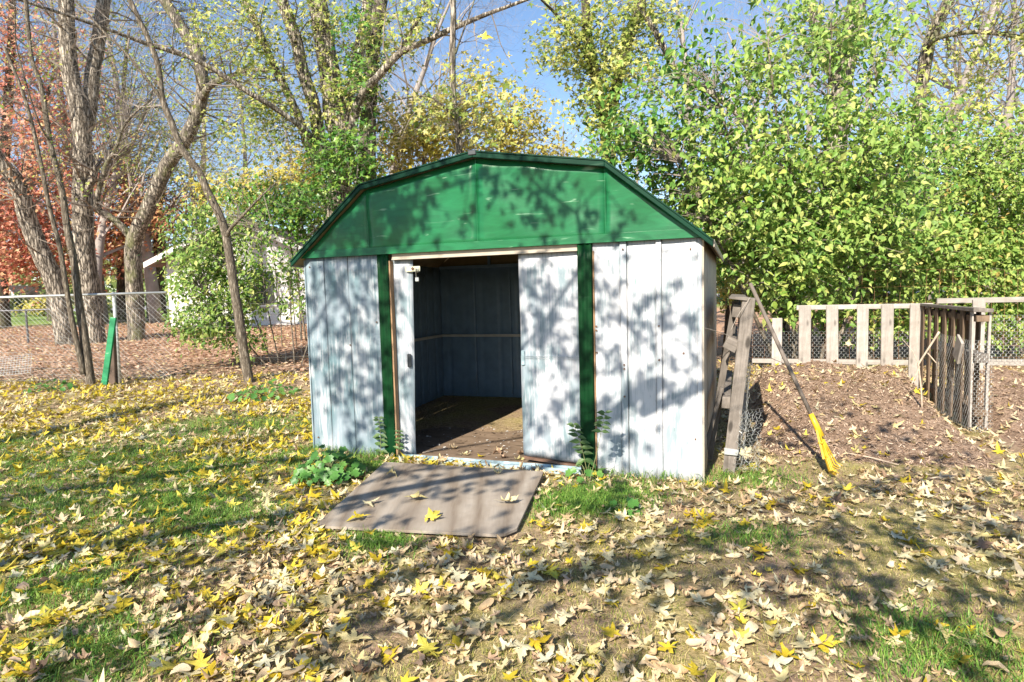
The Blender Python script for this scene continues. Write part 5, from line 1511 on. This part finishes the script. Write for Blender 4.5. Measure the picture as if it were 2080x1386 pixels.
for (ga, gb, gr) in GREEN: perm2 = perm2 * (1 - 0.72 * np.exp(-(((x - ga) / gr) ** 2 + ((y - gb) / (gr * .8)) ** 2) * 0.6))
dens = perm2 * area_w
dens = np.where((y > 7.8) & (x < 0), dens * 0.6, dens)
on_heap = np.zeros(len(x), bool)
for (a0, a1, b0, b1, H) in HEAPS: on_heap |= (cs_ > a0) & (cs_ < a1) & (ct_ > b0) & (ct_ < b1)
dens = np.where(on_heap, 95 * area_w, dens)
in_post = (np.abs(cs_) < 0.06) & (np.abs(ct_) < 0.06)
keep = (~in_shed) & (~on_ramp) & (~in_post) & (rl.uniform(0, 1, N0) < dens) & in_view(x, y, surf(x, y), 1100)
x, y = x[keep], y[keep]
n = len(x)
lf = np.clip((0.6 - x) / 2.5, 0, 1) * np.clip((y - 2.3) / 1.2, 0.35, 1)
p_y = 0.085 + 0.40 * lf * np.clip(1.6 * clump(x * 0.7 + 3, y * 0.8) , 0.3, 1.2); p_p = np.full(n, 0.25); p_b = np.full(n, 0.09)
uu = rl.uniform(0, 1, n)
colr = np.where(uu < p_y, 0, np.where(uu < p_y + p_p, 1, np.where(uu < p_y + p_p + p_b, 3, 2)))
size = 0.98 * np.where(colr == 0, 0.045 + 0.055 * rl.uniform(0, 1, n), np.where(colr == 1, 0.04 + 0.06 * rl.uniform(0, 1, n) ** 1.3, 0.03 + 0.055 * rl.uniform(0, 1, n) ** 1.6))
var = np.where(colr < 2, rl.choice([0, 1, 4, 6, 7, 10, 12, 13, 16, 2, 8], n), np.where(rl.uniform(0, 1, n) < 0.3, rl.integers(NVAR, NALL, n), rl.choice([2, 3, 5, 8, 9, 11, 14, 15, 17, 1, 7], n)))
hz = surf(x, y) + 0.008 + rl.uniform(0, 0.018, n)
th = rl.uniform(0, 2 * np.pi, n)
nrm = rl.standard_normal((n, 3)) * np.where(rl.uniform(0, 1, (n, 1)) < 0.75, 0.2, 0.5); nrm[:, 2] += 1; nrm /= np.linalg.norm(nrm, axis=1)[:, None]
flip = rl.uniform(0, 1, n) < 0.3
tdir = np.stack([np.cos(th), np.sin(th), np.zeros(n)], -1); tdir -= nrm * (tdir * nrm).sum(1)[:, None]; tdir /= np.linalg.norm(tdir, axis=1)[:, None]
sdir = np.cross(tdir, nrm)
u, v, d = px(np.stack([x, y, hz], -1))
inside = (u > 8) & (u < 2072) & (v > 8) & (v < 1378)
area = np.where(inside, (size / d) ** 2 * (CAMH / d), 0)
big = np.argsort(-area)[:280]
isbig = np.zeros(n, bool); isbig[big] = True
lmesh = {}
CN = ['bright yellow maple leaf', 'pale cream maple leaf', 'light tan dry leaf', 'brown curled dry leaf']
def single_leaf(i_var, c, P, T_, S_, N_, size_, label, group):
    if (i_var, c) not in lmesh:
        me = bpy.data.meshes.new('fallen_leaf')
        me.from_pydata(VAR[i_var][0].tolist(), [], VAR[i_var][1].tolist())
        me.materials.append(FALLO[c])
        me.polygons.foreach_set('use_smooth', [True] * len(me.polygons))
        lmesh[(i_var, c)] = me
    o = bpy.data.objects.new('fallen_leaf', lmesh[(i_var, c)])
    COL.objects.link(o)
    o.matrix_world = Matrix.Translation(Vector(P)) @ Matrix(((S_[0], T_[0], N_[0], 0), (S_[1], T_[1], N_[1], 0), (S_[2], T_[2], N_[2], 0), (0, 0, 0, 1))) @ Matrix.Scale(float(size_), 4)
    return tag(o, label, 'leaf', group)
FORM = ['flat-spread', 'gently cupped', 'curled', 'tightly rolled', 'arched', 'crumpled']
COLN = ['yellow', 'cream', 'tan', 'brown']
def where(a, b):
    if b < 2.55:
        return 'closest to the viewer, fence side' if a < -0.75 else 'closest to the viewer, below the ramp' if a < 0.5 else 'closest to the viewer, compost side'
    if a < -1.25: return 'on the lawn beyond the fence-side edge of the ramp' if b > 3.3 else 'on the thick leaf carpet of the lawn'
    if a < 0.15: return 'just below the lower edge of the ramp' if b > 2.95 else 'on the worn grass below the ramp'
    if a < 1.0: return 'beside the compost-side edge of the ramp' if b > 3.1 else 'on the thin grass near the ramp corner'
    return 'on the dry grass toward the yellow rake' if b > 3.2 else 'on the dry open grass in front of the rake'
for i in big:
    c = int(colr[i])
    sz = 'large ' if size[i] > 0.08 else 'small ' if size[i] < 0.055 else ''
    wh = where(x[i], y[i])
    single_leaf(int(var[i]), c, (x[i], y[i], hz[i] + 0.004), tdir[i], sdir[i], nrm[i], size[i], sz + ('oval curled' if var[i] >= NVAR else FORM[int(var[i]) % 6]) + ' ' + COLN[c] + ' leaf ' + wh, 'fallen leaves ' + wh)
VV, FF, MI = [], [], []
off = 0
for k in range(NALL):
    for c in range(4):
        q = np.where((var == k) & (colr == c) & (~isbig))[0]
        if not len(q): continue
        farq = (d[q] > (4.0 if c < 2 else 3.3)) | ~inside[q]
        for sel, (TV, TF) in ((q[~farq], VAR[k]), (q[farq], SIMP[k % 4])):
            if not len(sel): continue
            V = np.stack([x[sel], y[sel], hz[sel]], -1)[:, None, :] + size[sel][:, None, None] * (TV[None, :, 0:1] * sdir[sel][:, None, :] + TV[None, :, 1:2] * tdir[sel][:, None, :] + TV[None, :, 2:3] * nrm[sel][:, None, :])
            F = TF[None] + (np.arange(len(sel)) * len(TV))[:, None, None] + off
            VV.append(V.reshape(-1, 3)); FF.append(F.reshape(-1, 3)); MI.append(np.full(len(sel) * len(TF), c))
            off += len(sel) * len(TV)
o = np_mesh('leaf_litter', np.concatenate(VV), np.concatenate(FF), FALL, np.concatenate(MI), kind='stuff', smooth=True)
tag(o, 'carpet of fallen yellow, cream and brown maple leaves over the lawn', 'leaf litter')
# orange-brown litter under the far trees
n2 = 30000
x2 = rl.uniform(-20, -1.5, n2); y2 = rl.uniform(10.2, 25, n2)
k = in_view(x2, y2, zg(x2, y2), 220)
x2, y2 = x2[k], y2[k]
c2 = np.stack([x2, y2, zg(x2, y2) + 0.03], -1)
nn = rl.standard_normal((len(x2), 3)) * 0.35
V, F = cloud_verts(c2, rl.uniform(0.07, 0.13, len(x2)), T_DIA, 3.0, 0.0)
LITT = leaf_mat('orange_litter', [(0, (0.24, 0.13, 0.08)), (0.35, (0.50, 0.30, 0.20)), (0.8, (0.66, 0.48, 0.36)), (1, (0.66, 0.54, 0.24))], 0.15, 0.6)
o = np_mesh('leaf_litter', V, F, LITT, kind='stuff')
tag(o, 'orange-brown leaf litter under the trees beyond the fence', 'leaf litter')

# single leaves with a place of their own
def special(lab, u_, v_, z_, c, k, sz, th_, tilt=(0, 0), base=None):
    if base is None:
        dd = ray(u_, v_); tq = (z_ - CAMH) / dd.z
        base = Vector((dd.x * tq, dd.y * tq, z_))
    N_ = Vector((tilt[0], tilt[1], 1)).normalized()
    T_ = Vector((math.cos(th_), math.sin(th_), 0)); T_ = (T_ - N_ * T_.dot(N_)).normalized()
    single_leaf(k, c, base, T_, T_.cross(N_), N_, sz, lab, None)
special('pale yellow leaf lying at the middle of the plywood ramp', 838, 1012, 0.075, 1, 1, 0.10, 0.2)
special('curled cream leaf near the top edge of the plywood ramp by the threshold', 1016, 962, 0.072, 1, 3, 0.09, 2.4)
special('curled cream leaf on the plywood ramp on the compost side', 1022, 1019, 0.068, 1, 2, 0.11, 0.1)
special('yellow leaf lying near the lower edge of the plywood ramp', 874, 1054, 0.052, 0, 1, 0.10, 1.0, (0.1, -.4))
special('yellow leaf with long stalk on the lower corner of the plywood ramp', 735, 1051, 0.055, 0, 7, 0.10, 3.4)
special('pale leaf on the lower fence-side corner of the plywood ramp', 741, 1024, 0.06, 1, 4, 0.10, 0.4)
special('dry leaf at the upper fence-side corner of the plywood ramp', 787, 965, 0.082, 1, 5, 0.10, 0.1)
special('single yellow leaf caught in mid-air against blue sky above the shed ridge', 0, 0, 0, 0, 1, 0.13, 0.5, (0.3, -1.5), at(980, 78, 7.0))
special('dry leaf hanging in the chicken wire behind the pale slats', 0, 0, 0, 1, 5, 0.10, 0.5, (0.2, -1.5), at(1720, 700, 7.45))
special('yellow leaf standing on edge by the foot of the leaning pallet', 0, 0, 0, 1, 0, 0.12, 0.9, (0.1, -0.9), at(1508, 925, 4.75))
# leaves blown into the doorway
for i_, (sx, sy, c, k, sz) in enumerate(((1.45, 0.12, 1, 3, .08), (1.62, 0.10, 0, 1, .07), (1.75, 0.22, 3, 5, .09), (1.83, 0.14, 3, 3, .08), (1.90, 0.28, 3, 9, .08), (1.95, 0.08, 1, 2, .09), (1.70, 0.33, 2, 5, .08), (1.30, 0.3, 2, 3, .09))):
    b0 = shw(sx, sy, 0.045)
    special('%s just inside the shed doorway, %s' % (CN[c], ['nearest the fence-side door edge', 'bright among the dry ones', 'in the middle of the small drift', 'curled at the drift front', 'at the back of the drift', 'pale against the drift', 'furthest inside', 'alone on the bare floor'][i_]), 0, 0, 0, c, k, sz, i_ * 1.3, (0.1, 0.1), b0)

# floor debris
nd = 1100
sx = rl.uniform(0.3, 3.2, nd); sy = rl.uniform(0.1, 2.5, nd)
c = np.stack([SO.x + ex.x * sx + ey.x * sy, SO.y + ex.y * sx + ey.y * sy, np.full(nd, 0.041)], -1)
V, F = cloud_verts(c, rl.uniform(0.01, 0.045, nd), T_DIA, 3.0, 0.0)
o = np_mesh('debris', V, F, leaf_mat('floor_debris', [(0, (0.10, 0.07, 0.05)), (0.45, (0.25, 0.18, 0.13)), (0.7, (0.5, 0.46, 0.42)), (1, (0.62, 0.6, 0.58))], 0.0, 0.8), kind='stuff')
tag(o, 'scattered pale flakes and leaf bits on the shed floor', 'debris')

# ------------------------------------------------------------------ grass
def grass(name, label, x, y, hmin, hmax, mt, wd=0.0019):
    n = len(x)
    z = surf(x, y)
    h = rl.uniform(hmin, hmax, n); a = rl.uniform(0, 2 * np.pi, n); ln = rl.uniform(0.3, 1.7, n) * h
    dx_, dy_ = np.cos(a), np.sin(a)
    b = np.stack([x, y, z - 0.005], -1); sd = np.stack([-dy_, dx_, np.zeros(n)], -1) * (wd * rl.uniform(0.7, 1.4, n))[:, None]
    m_ = b + np.stack([dx_ * ln * 0.35, dy_ * ln * 0.35, h * 0.6], -1)
    t_ = b + np.stack([dx_ * ln, dy_ * ln, h * rl.uniform(0.6, 1.0, n)], -1)
    V = np.stack([b - sd, b + sd, m_ + sd * 0.8, m_ - sd * 0.8, t_], 1).reshape(-1, 3)
    k = np.arange(n)[:, None] * 5
    F = np.concatenate([k + [0, 1, 2], k + [0, 2, 3], k + [3, 2, 4]])
    if hmax < 0.05:
        V = np.stack([b - sd, b + sd, t_], 1).reshape(-1, 3); F = np.arange(3 * n).reshape(-1, 3)
    o = np_mesh(name, V, F, mt, kind='stuff')
    tag(o, label, 'grass')
def gmask(x, y):
    s = (x - SO.x) * ex.x + (y - SO.y) * ex.y; t = (x - SO.x) * ey.x + (y - SO.y) * ey.y
    cs2 = (x - CA.x) * ex.x + (y - CA.y) * ex.y; ct2 = (x - CA.x) * ey.x + (y - CA.y) * ey.y
    bad = (s > -0.03) & (s < SW + 0.03) & (t > -0.01) & (t < SD + .05)
    bad |= in_quad(x, y, PR, -0.01)
    for (a0, a1, b0, b1, H) in HEAPS: bad |= (cs2 > a0) & (cs2 < a1) & (ct2 > b0 + 0.25) & (ct2 < b1)
    return ~bad
ng = 360000
y = 1.5 + rl.uniform(0, 1, ng) ** 1.5 * 6.8; x = rl.uniform(-1, 1, ng) * (0.86 * y + 1.2)
k = gmask(x, y) & in_view(x, y, zg(x, y), 900) & (rl.uniform(0, 1, ng) < 0.35 + 0.65 * (clump(x * 1.3 + 5, y * 1.3) > 0.40))
grass('grass', 'short dry grass of the worn lawn', x[k], y[k], 0.012, 0.036, GRASS)
PATCH = [(a, b, r_, int(n_ * 3.2)) for a, b, r_, n_ in ((-3.3, 4.3, .55, 3000), (-4.8, 5.4, .5, 2000), (-2.0, 3.9, .3, 1200), (-3.6, 5.6, .4, 1500), (-1.9, 5.4, .3, 1000), (-2.6, 6.6, .4, 1000), (-1.7, 2.4, .2, 700), (-2.75, 5.2, .3, 1300), (-2.4, 4.4, .25, 1000), (-4.6, 4.8, .4, 1600), (-3.4, 6.6, .5, 1300), (0.42, 4.05, .18, 1300), (0.65, 4.2, .2, 1000), (-1.3, 5.05, .18, 900), (-2.3, 3.0, .22, 800), (1.6, 2.3, .2, 700), (-0.8, 3.5, .14, 500), (1.75, 4.5, .2, 400), (1.3, 3.4, .15, 300), (-3.9, 3.6, .3, 1000), (-5.2, 6.2, .4, 1000))]
x = np.concatenate([rl.normal(a, r_, n_) for a, b, r_, n_ in PATCH]); y = np.concatenate([rl.normal(b, r_ * 0.8, n_) for a, b, r_, n_ in PATCH])
k = gmask(x, y)
grass('grass', 'lush green tufts of grass scattered over the lawn', x[k], y[k], 0.02, 0.065, GRASSG, 0.002)
# tufts along the shed wall
sx = np.concatenate([rl.uniform(0, 0.8, 240), rl.uniform(2.6, 3.5, 260)]); sy = -np.abs(rl.normal(0.04, 0.06, 500)) - 0.01
x = SO.x + ex.x * sx + ey.x * sy; y = SO.y + ex.y * sx + ey.y * sy
grass('grass', 'longer grass fringe along the foot of the shed wall', x, y, 0.03, 0.13, GRASSG, 0.0022)

# ------------------------------------------------------------------ weeds and small plants
WL = leaf_mat('weed_leaf', [(0, (0.05, 0.11, 0.03)), (1, (0.12, 0.20, 0.06))], 0.3, 0.45, True)
WS = plain('weed_stem', (0.16, 0.17, 0.07), 0.7)
wl_me = bpy.data.meshes.new('leaf'); wl_me.from_pydata(T_OV[0].tolist(), [], T_OV[1].tolist()); wl_me.materials.append(WL)
BL = leaf_mat('broad_leaf', [(0, (0.05, 0.15, 0.03)), (0.5, (0.09, 0.23, 0.045)), (1, (0.16, 0.32, 0.07))], 0.3, 0.42, True)
def broad_mesh():
    pts = []
    for k in range(15):
        a = -math.pi / 2 + 0.35 + k * (2 * math.pi - 0.7) / 14
        r_ = 0.55 * (1.0 if k % 2 else 0.72) * (1 + 0.12 * math.cos(a * 5 + 1.5))
        pts.append((r_ * math.cos(a), 0.5 + r_ * math.sin(a), 0.12 * abs(math.cos(a)) ** 1.5 - 0.05 * max(0, math.sin(a))))
    vs = [(0, 0.0, 0)] + pts + [(0, 0.42, -0.03)]
    fs = [(0, 1, 16)] + [(i, i + 1, 16) for i in range(1, 15)] + [(15, 0, 16)]
    me = bpy.data.meshes.new('leaf'); me.from_pydata(vs, [], fs); me.materials.append(BL)
    me.polygons.foreach_set('use_smooth', [True] * len(fs))
    return me
bl_me = broad_mesh()
def put_leaf(parent, me, base, tipdir, nrm, s_):
    o = bpy.data.objects.new('leaf', me); COL.objects.link(o); o.parent = parent
    N_ = Vector(nrm).normalized(); T_ = Vector(tipdir); T_ = (T_ - N_ * T_.dot(N_)).normalized(); S_ = T_.cross(N_)
    o.matrix_local = Matrix.Translation(Vector(base) - Vector(parent.location)) @ Matrix(((S_.x, T_.x, N_.x, 0), (S_.y, T_.y, N_.y, 0), (S_.z, T_.z, N_.z, 0), (0, 0, 0, 1))) @ Matrix.Scale(s_, 4)
def weed(label, base, top, pairs, s_, start=0.3, side=True):
    base, top = Vector(base), Vector(top)
    root = thing('weed', label, 'weed', base)
    m_ = (base + top) / 2 + Vector((0.01, 0, 0.01))
    P_, r_ = smooth_poly([base - Vector((0, 0, .02)), m_, top], [0.0032, 0.0025, 0.0012], 5)
    MB().tube(P_, r_, 5).build('stem', WS, root, smooth=True)
    for k in range(pairs):
        f = start + (1 - start) * k / (pairs - 1)
        i = min(int(f * (len(P_) - 1)), len(P_) - 1)
        q = base.lerp(top, f) if i >= len(P_) - 1 else P_[i].lerp(P_[i + 1], f * (len(P_) - 1) - i)
        for sg in (-1, 1):
            dirn = ex * sg + Vector((random.gauss(0, .2), random.gauss(-.1, .25), random.uniform(-.35, .2)))
            put_leaf(root, wl_me, q, dirn, Vector((random.gauss(0, .3), -0.9, 1)), s_ * 1.25 * (1.0 - 0.4 * f) * random.uniform(.85, 1.15))
    return root
weed('slender weed with paired leaves against the post beside the ramp top', shw(0.735, -0.05, 0.0), shw(0.735, -0.05, 0.37), 8, 0.062, 0.25)
weed('second small weed in front of the tan door jamb', shw(0.90, -0.05, 0.0), shw(0.93, -0.05, 0.26), 5, 0.05, 0.4)
weed('pale green weed overlapping the green post beside the shut door', shw(2.60, -0.10, 0.0), shw(2.49, -0.10, 0.41), 8, 0.075, 0.35)
w4 = weed('dark weed with a long thin leaning stem before the wide white wall panel', shw(2.66, -0.42, 0.0), shw(2.79, -0.36, 0.56), 6, 0.07, 0.72)
def broad(label, base, n, rad, h, s_):
    base = Vector(base)
    root = thing('leafy_plant', label, 'plant', base)
    st = MB()
    for k in range(n):
        a = k * 2.4; r_ = rad * math.sqrt((k + 0.5) / n)
        q = base + Vector((math.cos(a) * r_, math.sin(a) * r_, h * (1.05 - 0.75 * (r_ / rad) ** 1.3) * random.uniform(.8, 1.15)))
        st.tube([base + Vector((math.cos(a) * .02, math.sin(a) * .02, 0)), (base + q) / 2 + Vector((0, 0, .03)), q], [0.003, .0025, .002], 4, cap=False)
        put_leaf(root, bl_me, q, (math.cos(a), math.sin(a), -0.25), (math.cos(a) * .5 + random.gauss(-.2, .45), math.sin(a) * .5 - .35 + random.gauss(0, .45), 1), s_ * random.uniform(.7, 1.2))
    st.build('stalks', WS, root)
    return root
broad('lush clump of broad green leaves at the foot of the shed beside the ramp', (-1.46, 4.72, 0.0), 90, 0.23, 0.24, 0.072)
broad('small flat green weed on the grass before the wide white wall panel', (0.68, 3.86, 0.0), 9, 0.10, 0.06, 0.075)
broad('small green weed rosette under the shut shed door', tuple(shw(2.6, -0.16, 0)), 10, 0.11, 0.14, 0.075)
broad('bright green strappy weed patch between the sapling and the shed', (-3.35, 8.3, 0.1), 60, 0.42, 0.2, 0.085)
broad('low green weed at the foot of the two-stemmed sapling', (-7.0, 9.3, 0.13), 36, 0.3, 0.16, 0.075)
